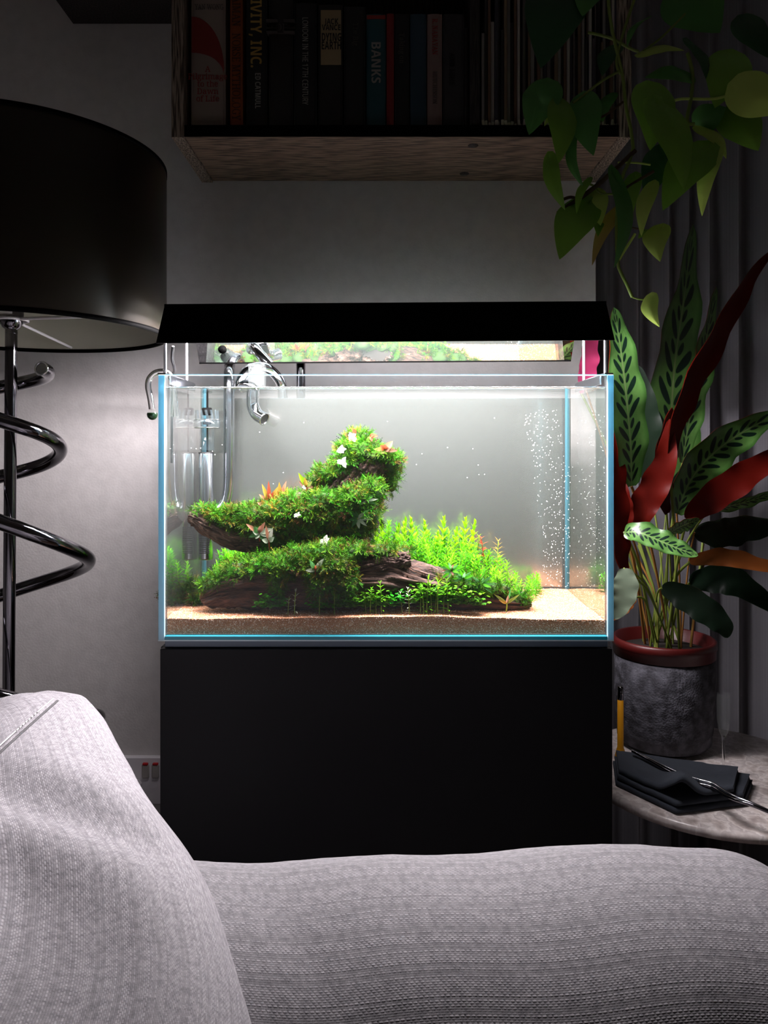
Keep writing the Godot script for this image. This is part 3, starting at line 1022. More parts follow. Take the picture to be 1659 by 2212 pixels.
func leaf(g: Geo, base: Vector3, dir: Vector3, nrm: Vector3, l: float, w: float, droop := 0.4, fold := 0.25, segs := 4) -> void:
	var side := dir.cross(nrm).normalized()
	var p := base
	var q := dir.normalized()
	var prev := [p, p, p]
	g.smooth(true)
	for i in segs:
		q = (q - nrm * droop / segs).normalized()
		p += q * l / segs
		var t := (i + 1.0) / segs
		var hw := w * 0.5 * sin(PI * pow(minf(t * 0.98, 1.0), 0.8)) * 1.05 if i < segs - 1 else 0.0
		var up := q.cross(side) * -1.0
		var cur := [p - side * hw + up * fold * hw, p, p + side * hw + up * fold * hw]
		if i == 0:
			g.tri(prev[1], cur[1], cur[0]); g.tri(prev[1], cur[2], cur[1])
		elif i == segs - 1:
			g.tri(prev[0], prev[1], p); g.tri(prev[1], prev[2], p)
		else:
			g.quad(prev[0], prev[1], cur[1], cur[0]); g.quad(prev[1], prev[2], cur[2], cur[1])
		prev = cur
	g.smooth(false)

func stem_meshes(h: float, ll: float, lw: float, gap: float, per: int, seed_: int, rise := 0.6, crown := 1.0) -> Array:
	var r := RandomNumberGenerator.new()
	r.seed = seed_
	var bend := Vector3(r.randf_range(-0.12, 0.12), 0, r.randf_range(-0.08, 0.08)) * h
	var pt := func(t: float) -> Vector3: return Vector3(0, h * t, 0) + bend * t * t
	var line := PackedVector3Array()
	for i in 6: line.append(pt.call(i / 5.0))
	var stem := Geo.new().tube(line, 0.0007, 5, false).done()
	var g := Geo.new()
	var n := int(h / gap)
	for i in range(1, n + 1):
		var t := float(i) / n
		if t < 0.12: continue
		var a0 := r.randf() * TAU
		var k := 1.0 if t < 0.8 else lerpf(1.0, 0.65, (t - 0.8) / 0.2)
		var el := lerpf(rise * 0.6, rise + 0.55 * crown, t * t)
		for j in per:
			var a := a0 + TAU * j / per + r.randf_range(-0.3, 0.3)
			var e := el + r.randf_range(-0.2, 0.2)
			var out := Vector3(cos(a), 0, sin(a))
			var dir := out * cos(e) + Vector3.UP * sin(e)
			leaf(g, pt.call(t), dir, (Vector3.UP * cos(e) - out * sin(e)).normalized(), ll * k * r.randf_range(0.8, 1.15), lw * k, 0.5)
	return [stem, g.done()]

func stem_plant(called: String, label: String, group: String, at: Vector3, meshes: Array, leaf_m: Material, stem_m: Material) -> Node3D:
	var t := thing(called, label, "aquatic plant", Vector3.ZERO, group)
	part("stem", meshes[0], stem_m, t)
	part("leaves", meshes[1], leaf_m, t, "", "stuff")
	t.position = at
	return t

func copy(o: Node3D, at: Vector3, turn: float, s := 1.0, label := "", called := "") -> Node3D:
	var c: Node3D = o.duplicate()
	c.name = numbered(called if called else String(o.name).rstrip("0123456789_"))
	add_child(c)
	c.position = at
	c.rotation = Vector3(0, turn, 0)
	c.scale = Vector3.ONE * s
	if label: c.set_meta("label", label)
	return c

func rosette(called: String, label: String, px: float, py: float, d: float, leaves: Array, stem_m: Material, group := "") -> void:   # leaves: [tip x, tip y, width, material, lift towards the eye]
	var c := P(px, py, d)
	var t := thing(called, label, "aquatic plant", c, group)
	part("stem", Geo.new().tube(PackedVector3Array([c + Vector3(0, -0.012, -0.006), c + Vector3(0, -0.004, 0), c + Vector3(0, 0.002, 0)]), 0.0009, 6).done(), stem_m, t)
	for q in leaves:
		var e := P(q[0], q[1], d - (q[4] if q.size() > 4 else 0.004))
		var v := e - c
		var g := Geo.new()
		var nrm := (Vector3(0, 0.35, 1) - v.normalized() * Vector3(0, 0.35, 1).dot(v.normalized())).normalized()
		leaf(g, c, v.normalized() + nrm * 0.15, nrm, v.length() * 1.03, q[2] * d / F, 0.3, 0.2, 6)
		part("leaf", g.done(), M[q[3]], t)

func scape() -> void:
	# two pieces of wood
	var up := thing("driftwood", "forked brown driftwood rising to the right, its long arm reaching left", "driftwood", P(700, 1180, 1.14))
	var g := Geo.new()
	branch(g, [[412, 1112, 1.12, 15, 0.016], [428, 1118, 1.12, 21, 0.022], [460, 1134, 1.12, 27, 0.026], [510, 1152, 1.125, 36, 0.032], [570, 1150, 1.13, 48, 0.04], [640, 1130, 1.135, 58, 0.045], [710, 1110, 1.14, 64, 0.045], [760, 1090, 1.14, 58, 0.04]], 3)
	branch(g, [[690, 1200, 1.14, 80, 0.045], [712, 1150, 1.14, 86, 0.048], [735, 1100, 1.14, 82, 0.046], [762, 1055, 1.14, 74, 0.042], [786, 1020, 1.14, 62, 0.038], [802, 992, 1.14, 58, 0.034], [808, 978, 1.14, 46, 0.03]], 8)
	branch(g, [[560, 1190, 1.15, 30, 0.03], [620, 1180, 1.15, 36, 0.03], [700, 1185, 1.15, 34, 0.03]], 12)
	part("wood", g.done(true), M.driftwood, up)
	var low := thing("driftwood", "long dark grooved driftwood log lying on the sand along the front", "driftwood", P(700, 1300, 1.09))
	g = Geo.new()
	branch(g, [[438, 1294, 1.075, 14, 0.014], [455, 1286, 1.078, 26, 0.025], [500, 1270, 1.082, 40, 0.034], [570, 1262, 1.086, 52, 0.038], [660, 1258, 1.09, 56, 0.042], [750, 1254, 1.09, 58, 0.042], [830, 1252, 1.09, 58, 0.042], [890, 1262, 1.09, 48, 0.04], [960, 1276, 1.09, 40, 0.036], [1040, 1292, 1.09, 26, 0.03], [1105, 1300, 1.09, 17, 0.022], [1146, 1303, 1.09, 8, 0.012]], 21)
	branch(g, [[740, 1240, 1.075, 26, 0.022], [810, 1222, 1.072, 24, 0.02], [860, 1210, 1.07, 20, 0.018], [887, 1207, 1.07, 15, 0.014]], 33)
	part("wood", g.done(true), M.driftwood, low)
	# moss
	moss("moss", "bright green moss capping the tall end of the forked driftwood", [[772, 950, 1.14, 30, 22, 0.02], [775, 975, 1.13, 52, 26, 0.03], [748, 1000, 1.125, 36, 26, 0.026], [712, 1024, 1.125, 38, 20, 0.022, 0.6], [690, 1035, 1.125, 24, 14, 0.02, 0.8], [815, 985, 1.125, 46, 15, 0.028], [848, 1000, 1.125, 24, 24, 0.024], [846, 1030, 1.135, 17, 40, 0.02, 0.15]])
	moss("moss", "green moss spread along the reaching left arm of the driftwood", [[438, 1103, 1.12, 24, 12, 0.02], [470, 1112, 1.112, 30, 18, 0.022], [510, 1108, 1.115, 32, 18, 0.024, 0.8], [500, 1130, 1.098, 26, 14, 0.012], [545, 1112, 1.11, 38, 22, 0.03], [540, 1140, 1.092, 26, 13, 0.012], [595, 1105, 1.11, 42, 26, 0.034, 0.5], [600, 1135, 1.09, 36, 20, 0.014, 0.5], [640, 1085, 1.115, 40, 24, 0.034, 0.6], [655, 1110, 1.09, 50, 28, 0.02], [700, 1085, 1.095, 46, 24, 0.026], [705, 1115, 1.088, 40, 24, 0.018, 0.4], [672, 1145, 1.088, 34, 20, 0.014, 0.1], [745, 1105, 1.088, 34, 22, 0.018, 0.5], [770, 1075, 1.09, 40, 26, 0.022, 0.3], [800, 1060, 1.1, 34, 26, 0.024, 0.2], [790, 1110, 1.09, 36, 36, 0.018, 0.4], [770, 1145, 1.09, 40, 18, 0.016, 0.6], [620, 1172, 1.1, 60, 14, 0.014, 0.3]])
	moss("moss", "shaggy green moss growing over the top of the grooved log", [[452, 1268, 1.075, 22, 14, 0.018, 0.5], [480, 1250, 1.075, 34, 20, 0.024], [520, 1232, 1.075, 40, 24, 0.03], [565, 1222, 1.075, 44, 24, 0.032, 0.4], [610, 1215, 1.07, 44, 24, 0.034], [660, 1200, 1.075, 50, 26, 0.036, 0.5], [710, 1190, 1.075, 52, 26, 0.036, 0.3], [765, 1188, 1.08, 50, 22, 0.034, 0.3], [815, 1188, 1.082, 44, 15, 0.03, 0.9], [858, 1192, 1.085, 34, 12, 0.026, 0.6], [600, 1250, 1.045, 18, 34, 0.008, 0.1], [655, 1228, 1.048, 44, 20, 0.012, 0.7], [720, 1225, 1.045, 46, 24, 0.014, 0.7], [700, 1265, 1.045, 34, 34, 0.012, 0.5], [740, 1258, 1.045, 34, 34, 0.012, 0.5]])
	moss("moss", "dim green moss at the left end of the sand behind the log", [[400, 1275, 1.17, 38, 26, 0.03, 0.3], [425, 1290, 1.13, 22, 22, 0.02, 0.5], [372, 1285, 1.2, 22, 26, 0.02, 0.3]])
	moss("moss", "dark moss clump on the right tail of the log", [[1125, 1290, 1.085, 24, 14, 0.016, 0.2], [1010, 1262, 1.07, 40, 16, 0.018, 0.3], [960, 1255, 1.075, 30, 14, 0.018, 0.6], [1070, 1272, 1.075, 36, 14, 0.018, 0.2]])
	# the bright thicket of stems on the right, and its ends seen left of the log
	var kinds := []
	for i in 7: kinds.append(stem_meshes(0.045 + 0.012 * i, 0.0145, 0.0030, 0.0052, 3, 40 + i))
	var outline := [1150, 1118, 1122, 1128, 1138, 1142, 1140, 1145, 1178, 1196, 1208, 1226, 1246]
	var first := {}
	var grown := []
	for i in 150:
		var x := rng.randf_range(815, 1166)
		var d := lerpf(1.222, 1.115, pow((i % 50) / 50.0, 1.0))
		if x > 1120: d = maxf(d, 1.14)
		var top: float = curve1(outline, (x - 800) / 375.0) + (1.222 - d) * 520.0 + rng.randf_range(-6, 14)
		grown.append([x, d, top])
	for q in grown:
		stem_at(q, kinds, first, "leaf_bright", "bright green fine-leaved stem in the thicket right of the driftwood", "bright stems in the right thicket")
	first = {}
	for i in 30:
		var x := rng.randf_range(462, 540)
		stem_at([x, rng.randf_range(1.16, 1.222), lerpf(1215, 1172, smoothstep(455, 490, x)) + rng.randf_range(0, 26)], kinds, first, "leaf_bright", "lime stem in the small thicket under the driftwood's left arm", "stems under the left arm")
	first = {}
	for i in 14:
		stem_at([rng.randf_range(362, 400), rng.randf_range(1.185, 1.22), rng.randf_range(1200, 1240)], kinds, first, "leaf_bright", "lime stem in the corner at the tank's left end", "stems in the left corner")
	# broad-leaved crowns that stand out of it
	var broad := []
	for i in 3: broad.append(stem_meshes(0.085 + 0.012 * i, 0.017, 0.0062, 0.0085, 4, 60 + i, 0.75, 1.5))
	first = {}
	for q in [[835, 1.2, 1112], [862, 1.2, 1122], [893, 1.2, 1120], [922, 1.205, 1126], [951, 1.2, 1120], [975, 1.205, 1142], [998, 1.2, 1122], [1012, 1.205, 1126], [848, 1.18, 1135], [880, 1.19, 1140], [822, 1.18, 1140], [940, 1.18, 1150]]:
		stem_at(q, broad, first, "leaf_lime", "broad-leaved lime stem topping the thicket right of the driftwood", "broad-leaved stems above the right thicket")
	# fine reddish stems
	var red := stem_meshes(0.095, 0.013, 0.0048, 0.009, 3, 71, 0.5)
	var feather := stem_meshes(0.095, 0.016, 0.0012, 0.006, 5, 72, 0.35)
	stem_plant("red_stem_plant", "reddish stem rising out of the green thicket beside a feathery one", "", P(1050, 1290, 1.2) * Vector3(1, 0, 1) + Vector3(0, SAND - 0.008, 0), red, M.leaf_red, M.stem_red)
	stem_plant("feathery_stem_plant", "pale feathery stem leaning from the thicket right of the reddish one", "", P(1072, 1290, 1.195) * Vector3(1, 0, 1) + Vector3(0, SAND - 0.012, 0), feather, M.leaf_gold, M.stem_lime)
	stem_plant("feathery_stem_plant", "pale feathery stem between the lime crowns and the reddish stem", "", P(1030, 1290, 1.205) * Vector3(1, 0, 1) + Vector3(0, SAND - 0.006, 0), feather, M.leaf_lime, M.stem_lime)
	# red and gold shoots on the arm
	rosette("red_shoot", "tallest red and gold shoot on the driftwood arm", 583, 1088, 1.115, [[566, 1046, 9, "leaf_gold"], [580, 1040, 8, "leaf_red"], [600, 1052, 10, "leaf_gold"], [560, 1068, 9, "leaf_pink"], [590, 1062, 8, "leaf_red"], [572, 1076, 8, "leaf_red"], [598, 1072, 9, "leaf_gold"]], M.stem_red)
	rosette("red_shoot", "gold-leaved shoot just right of the tallest red shoot", 606, 1078, 1.115, [[603, 1042, 9, "leaf_gold"], [618, 1040, 9, "leaf_pink"], [622, 1052, 8, "leaf_gold"], [596, 1058, 7, "leaf_gold"]], M.stem_red)
	rosette("red_shoot", "small pink shoot at the foot of the tallest red shoot", 572, 1092, 1.105, [[556, 1086, 9, "leaf_pink"], [565, 1080, 8, "leaf_gold"], [582, 1084, 9, "leaf_red"]], M.stem_red)
	rosette("olive_shoot", "small shoot with one pale raised leaf left of the bare wood", 662, 1052, 1.1, [[645, 1022, 9, "leaf_lime"], [658, 1032, 8, "leaf_gold"], [646, 1040, 9, "leaf_brown"], [674, 1040, 9, "leaf_olive"], [652, 1052, 10, "leaf_grey"], [676, 1052, 8, "leaf_brown"]], M.stem_red)
	rosette("pink_leaved_plant", "grey-leaved plant with pink stalks on the arm's front", 560, 1152, 1.075, [[532, 1132, 9, "leaf_pink"], [546, 1148, 12, "leaf_grey"], [572, 1128, 9, "leaf_pink"], [588, 1142, 12, "leaf_grey"], [590, 1156, 12, "leaf_grey"], [552, 1164, 10, "leaf_grey"], [575, 1168, 12, "leaf_dark"], [538, 1160, 10, "leaf_dark"], [562, 1136, 9, "leaf_brown"], [548, 1138, 12, "leaf_dark"]], M.stem_red)
	rosette("pink_leaved_plant", "pink stalked leaf curling beside the grey-leaved plant", 581, 1170, 1.072, [[574, 1135, 7, "leaf_pink"], [589, 1140, 8, "petal"], [592, 1160, 11, "leaf_grey"], [566, 1166, 11, "leaf_grey"]], M.stem_red)
	rosette("four_leaved_plant", "dark four-leaved plant with an orange stalk on the mossy log", 681, 1232, 1.035, [[669, 1210, 9, "leaf_dark"], [699, 1207, 10, "leaf_grey"], [660, 1232, 9, "leaf_grey"], [706, 1230, 10, "leaf_dark"], [682, 1222, 6, "leaf_red"]], M.stem_red)
	rosette("dark_leaved_plant", "dark narrow-leaved plant hanging on the trunk's right side", 772, 1120, 1.072, [[748, 1098, 9, "leaf_green"], [760, 1106, 8, "leaf_dark"], [798, 1100, 7, "leaf_dark"], [802, 1122, 7, "leaf_grey"], [792, 1136, 7, "leaf_grey"], [776, 1142, 8, "leaf_grey"], [760, 1138, 8, "leaf_dark"], [752, 1124, 7, "leaf_dark"], [786, 1108, 7, "leaf_grey"], [768, 1104, 8, "leaf_dark"], [806, 1110, 6, "leaf_dark"]], M.stem_lime)
	rosette("dark_leaved_plant", "small dark-leaved plant on the trunk's upper right side", 790, 1082, 1.075, [[768, 1074, 7, "leaf_grey"], [776, 1066, 7, "leaf_dark"], [806, 1070, 7, "leaf_dark"], [812, 1088, 7, "leaf_dark"], [778, 1090, 7, "leaf_grey"], [816, 1078, 6, "leaf_grey"]], M.stem_lime)
	rosette("pale_rosette", "pale rosette with a raised pink leaf on the flat top right", 832, 972, 1.1, [[848, 953, 14, "leaf_pink"], [822, 962, 12, "leaf_red"], [830, 960, 11, "leaf_red"], [842, 970, 12, "leaf_brown"], [820, 978, 14, "leaf_olive"], [858, 974, 10, "leaf_brown"], [808, 970, 10, "leaf_olive"]], M.stem_red)
	rosette("red_rosette", "red-brown leaf pair beside the moss peak, pointing right", 800, 942, 1.115, [[816, 942, 9, "leaf_red"], [808, 938, 8, "leaf_red"], [804, 954, 8, "leaf_brown"]], M.stem_red)
	rosette("red_rosette", "red-brown leaf standing left of the moss peak", 768, 936, 1.115, [[762, 926, 9, "leaf_red"], [760, 940, 6, "leaf_pink"]], M.stem_red)
	# white blossoms
	for q in [[760, 945, 1.11, "white blossom nearest the top of the moss peak"], [736, 972, 1.1, "white blossom sticking out left of the moss cap"], [739, 998, 1.095, "lowest white blossom on the moss cap's left side"], [700, 1170, 1.05, "white blossom on the mossy log below the trunk"], [642, 1112, 1.062, "tiny white blossom in the middle of the arm's moss"]]:
		var c := P(q[0], q[1], q[2])
		var t := thing("white_blossom", q[3], "flower", c)
		var k := 0.55 if q[0] == 642 else 1.0
		for i in 7:
			var a := TAU * i / 7.0 + rng.randf()
			var dir := Vector3(cos(a), sin(a) * 0.8, rng.randf_range(0.1, 0.9)).normalized()
			var lg := Geo.new()
			leaf(lg, c, dir, (Vector3(0, 0.4, 1) - dir * dir.dot(Vector3(0, 0.4, 1))).normalized(), 0.0088 * k * rng.randf_range(0.55, 1.2), 0.0055 * k, 0.5, 0.2)
			part("petal", lg.done(), M.petal, t)
	# small stems along the front of the log
	var small := []
	for i in 3: small.append(stem_meshes(0.030 + 0.008 * i, 0.010, 0.0024, 0.0058, 2, 80 + i, 0.55))
	var greys := ["first pale grey sprig before the log, counted from the left", "second pale grey sprig, tallest before the log's left half", "pale grey sprig beside the bright front stems, leaning right", "pale grey sprig left of the bright front stems"]
	var j := 0
	for q in [[622, 1.035, 1287], [636, 1.035, 1275], [884, 1.035, 1268], [868, 1.04, 1278]]:
		front_stem(q, small, "grey_sprig", "leaf_grey", greys[j])
		j += 1
	first = {}
	for q in [[690, 1.035, 1280], [722, 1.035, 1276], [800, 1.035, 1268], [812, 1.036, 1282], [824, 1.036, 1256], [790, 1.037, 1285], [908, 1.037, 1262], [922, 1.036, 1246], [932, 1.036, 1262], [945, 1.036, 1252], [958, 1.037, 1262], [968, 1.036, 1250], [915, 1.036, 1280], [940, 1.036, 1280]]:
		var o := front_stem(q, small, "bright_sprig", "leaf_bright", "small bright green sprig in the row before the log")
		o.set_meta("group", "bright sprigs before the log")
	rosette("brown_grass_tuft", "brownish blade-leaved tuft at the right tail of the log", 1095, 1304, 1.05, [[1068, 1284, 6, "leaf_olive"], [1078, 1296, 6, "leaf_gold"], [1104, 1272, 4, "leaf_dark"], [1112, 1290, 6, "leaf_olive"], [1098, 1286, 6, "leaf_brown"], [1122, 1284, 5, "leaf_olive"]], M.stem_lime)
	for q in [[1000, 1250, "dark bushy plant at the foot of the right thicket, nearer the log"], [1040, 1262, "dark bushy plant at the foot of the right thicket, farther right"], [975, 1232, "reddish-brown bushy plant where the log meets the right thicket"]]:
		var lv := []
		for i in 14:
			var a := TAU * i / 14.0
			var rr := rng.randf_range(14, 30)
			lv.append([q[0] + cos(a) * rr * 1.2, q[1] + sin(a) * rr * 0.8, 6, ["leaf_dark", "leaf_green", "leaf_dark", "leaf_brown"][i % 4 if q[0] == 975 else i % 3], rng.randf_range(0.0, 0.012)])
		rosette("bushy_plant", q[2], q[0], q[1], 1.058, lv, M.stem_lime)
	# low carpet of tiny round leaves
	var tiny := Geo.new()
	for i in 5:
		var a := TAU * i / 5.0
		leaf(tiny, Vector3(), Vector3(cos(a), 0.5, sin(a)).normalized(), Vector3(-cos(a) * 0.4, 0.9, -sin(a) * 0.4).normalized(), 1.0, 0.75, 0.4)
	var tm := tiny.done()
	var xf := []
	var cols := []
	for q in [[575, 1305, 24, 16, 160, 0.27], [600, 1303, 16, 20, 120, 0.3], [690, 1306, 24, 12, 140, 0.27], [740, 1304, 34, 14, 240, 0.26], [790, 1302, 40, 18, 320, 0.25], [830, 1302, 24, 16, 160, 0.25], [860, 1300, 18, 20, 120, 0.3], [915, 1295, 30, 24, 300, 0.25], [960, 1295, 34, 24, 320, 0.25], [1000, 1298, 34, 20, 300, 0.25], [1030, 1300, 16, 10, 90, 0.25]]:
		for i in q[4]:
			var x: float = q[0] + rng.randfn() * q[2] * 0.5
			var y: float = q[1] + 8.0 - absf(rng.randfn()) * q[3] * 0.7
			var d := rng.randf_range(1.034, 1.05)
			var p := P(x, y, d)
			p.y = maxf(p.y, sand_y(p.x, p.z) + 0.001)
			var s := rng.randf_range(0.0022, 0.0036)
			xf.append(Transform3D(Basis.from_euler(Vector3(rng.randf_range(-0.2, 0.7), rng.randf() * 6.0, rng.randf_range(-0.4, 0.4))).scaled_local(Vector3(s, s, s)), p))
			cols.append(Color.from_hsv(q[5] + rng.randf_range(-0.02, 0.02), 0.92, rng.randf_range(0.36, 0.62)).srgb_to_linear())
	var carpet := many("carpet_plant", tm, M.moss, xf, cols, self)
	meta(carpet, "low carpet of tiny bright green leaves along the foot of the log", "aquatic plant")

func stem_at(q: Array, kinds: Array, first: Dictionary, leaf_m: String, label: String, group: String) -> void:
	var top := P(q[0], q[2], q[1])
	var h := top.y - SAND + 0.002
	var best := 0
	for i in kinds.size():
		var hi: float = (kinds[i][0] as Mesh).get_aabb().size.y
		if absf(hi - h) < absf((kinds[best][0] as Mesh).get_aabb().size.y - h): best = i
	var s := clampf(h / ((kinds[best][0] as Mesh).get_aabb().size.y + 0.006), 0.6, 1.25)
	var at := Vector3(top.x, SAND - 0.002, top.z)
	if first.has(best):
		var o := copy(first[best], at, rng.randf() * TAU, s, "", "stem_plant")
		if leaf_m == "leaf_bright":
			(o.get_child(1) as MeshInstance3D).material_override = M[["leaf_bright", "leaf_fresh", "leaf_deep"][rng.randi() % 3]]
	else:
		var o := stem_plant("stem_plant", label, group, at, kinds[best], M[leaf_m], M.stem_lime)
		o.scale = Vector3.ONE * s
		first[best] = o

func front_stem(q: Array, kinds: Array, called: String, leaf_m: String, label: String) -> Node3D:
	var top := P(q[0], q[2], q[1])
	var y := sand_y(top.x, top.z) - 0.001
	var k: Array = kinds[int(q[0]) % 3]
	var o := stem_plant(called, label, "", Vector3(top.x, y, top.z), k, M[leaf_m], M.stem_lime)
	o.scale = Vector3.ONE * clampf((top.y - y) / ((k[0] as Mesh).get_aabb().size.y + 0.003), 0.5, 1.4)
	o.rotation.y = q[0] * 1.7
	return o

# ---------------------------------------------------------------- shelves and books
func shelves() -> void:
	var df := 1.198
	var x0 := (370.0 - CX) / F * df
	var x1 := 0.386
	var yb := EYE + (HY - 297.0) / F * df
	var th := 0.0195
	var ytop := EYE + 0.86
	var t := thing("bookshelf", "dark wood wall shelf over the aquarium, filled with books and magazines", "bookshelf", Vector3(0, yb, -WALL))
	part("side_panel", Geo.new().box(Vector3(x0, yb, -WALL), Vector3(x0 + 0.02, ytop, -df), 0.0008).done(), M.shelf_wood_pale, t)
	part("side_panel", Geo.new().box(Vector3(x1 - 0.02, yb, -WALL), Vector3(x1, ytop, -df), 0.0008).done(), M.shelf_wood_pale, t)
	var zm := -WALL + 0.098
	part("bottom_board", Geo.new().box(Vector3(x0 + 0.0202, yb + 0.001, zm), Vector3(x1 - 0.0202, yb + th, -df - 0.0005), 0.0008).done(), M.shelf_wood, t)
	part("bottom_board", Geo.new().box(Vector3(x0 + 0.0202, yb + 0.003, -WALL), Vector3(x1 - 0.0202, yb + th, zm - 0.0006), 0.0008).done(), M.shelf_wood, t)
	part("edge_shade_strip", Geo.new().box(Vector3(x0 + 0.0202, yb + 0.0012, -df - 0.0005), Vector3(x1 - 0.0202, yb + th, -df + 0.0003), 0.0002).done(), M.black_body, t)  # black strip painting the shade on the board's unlit front edge
	part("top_board", Geo.new().box(Vector3(x0 + 0.0202, ytop - 0.02, -WALL), Vector3(x1 - 0.0202, ytop, -df), 0.0008).done(), M.shelf_wood, t)
	part("divider", Geo.new().box(Vector3((1016.0 - CX) / F * df, yb + th, -WALL + 0.006), Vector3((1037.0 - CX) / F * df, ytop - 0.02, -df - 0.004), 0.0008).done(), M.shelf_dark, t)
	part("back_board", Geo.new().box(Vector3(x0 + 0.0202, yb + th, -WALL), Vector3(x1 - 0.0202, ytop - 0.02, -WALL + 0.005)).done(), M.shelf_dark, t)
	for q in [[1022, 317, 1.232], [1003, 379, 1.363]]:
		var c := P(q[0], q[1], q[2])
		c.y = yb + 0.001 if q[2] < 1.3 else yb + 0.003
		part("screw_cap", Geo.new().lathe([[0.0, 0.0], [0.0075, 0.0], [0.0085, 0.001]], c - Vector3(0, 0.001, 0), 20).done(), M.shelf_dark, t)
	# the neighbour on the left, hung higher
	var ub := EYE + (HY - 52.0) / F * WALL
	var u := thing("wall_cupboard", "dark cupboard hung higher than the bookshelf and just left of it", "cupboard", Vector3(-0.5, ub, -WALL))
	part("bottom_board", Geo.new().box(Vector3(-0.566, ub, -WALL), Vector3(x0 - 0.002, ub + 0.02, -1.19), 0.0008).done(), M.shelf_dark, u)
	part("side_panel", Geo.new().box(Vector3(-0.566, ub + 0.02, -WALL), Vector3(-0.548, ub + 0.4, -1.19), 0.0008).done(), M.shelf_dark, u)
	part("door", Geo.new().box(Vector3(-0.547, ub + 0.021, -1.21), Vector3(x0 - 0.002, ub + 0.4, -1.19), 0.0008).done(), M.shelf_dark, u)
	books(yb + th + 0.0004, t)

func book(x0: float, x1: float, top: float, c: Color, label: String, zf: float, yb: float, group := "") -> Node3D:
	var a := P(x0, 270, zf)
	var b := P(x1, top, zf)
	var t := thing("book", label, "book", Vector3((a.x + b.x) / 2, yb, -zf), group)
	var m := mat("cover_" + str(x0), c.darkened(0.22), 0.55)
	var w := b.x - a.x
	var cov := Geo.new()
	cov.box(Vector3(a.x, yb, -WALL + 0.03), Vector3(a.x + 0.0018, b.y, -zf - 0.0012), 0.0004)
	cov.box(Vector3(b.x - 0.0018, yb, -WALL + 0.03), Vector3(b.x, b.y, -zf - 0.0012), 0.0004)
	part("cover", cov.done(), m, t)
	var rows := []
	for i in 2:
		var row := PackedVector3Array()
		for j in 9:
			var f := j / 8.0 * 2.0 - 1.0
			row.append(Vector3((a.x + b.x) / 2 + f * w / 2, yb if i == 0 else b.y, -zf - 0.0022 * f * f))
		for j in 9:
			var f := 1.0 - j / 8.0 * 2.0
			row.append(Vector3((a.x + b.x) / 2 + f * w / 2, yb if i == 0 else b.y, -zf - 0.004))
		rows.append(row)
	var sp := Geo.new().smooth(true)
	sp.grid(rows, true)
	sp.smooth(false).cap(rows[0], Vector3.DOWN).cap(rows[1], Vector3.UP)
	part("spine", sp.done(), m, t)
	part("pages", Geo.new().box(Vector3(a.x + 0.0019, yb + 0.003, -WALL + 0.033), Vector3(b.x - 0.0019, b.y - 0.003, -zf - 0.005)).done(), M.page, t)
	return t

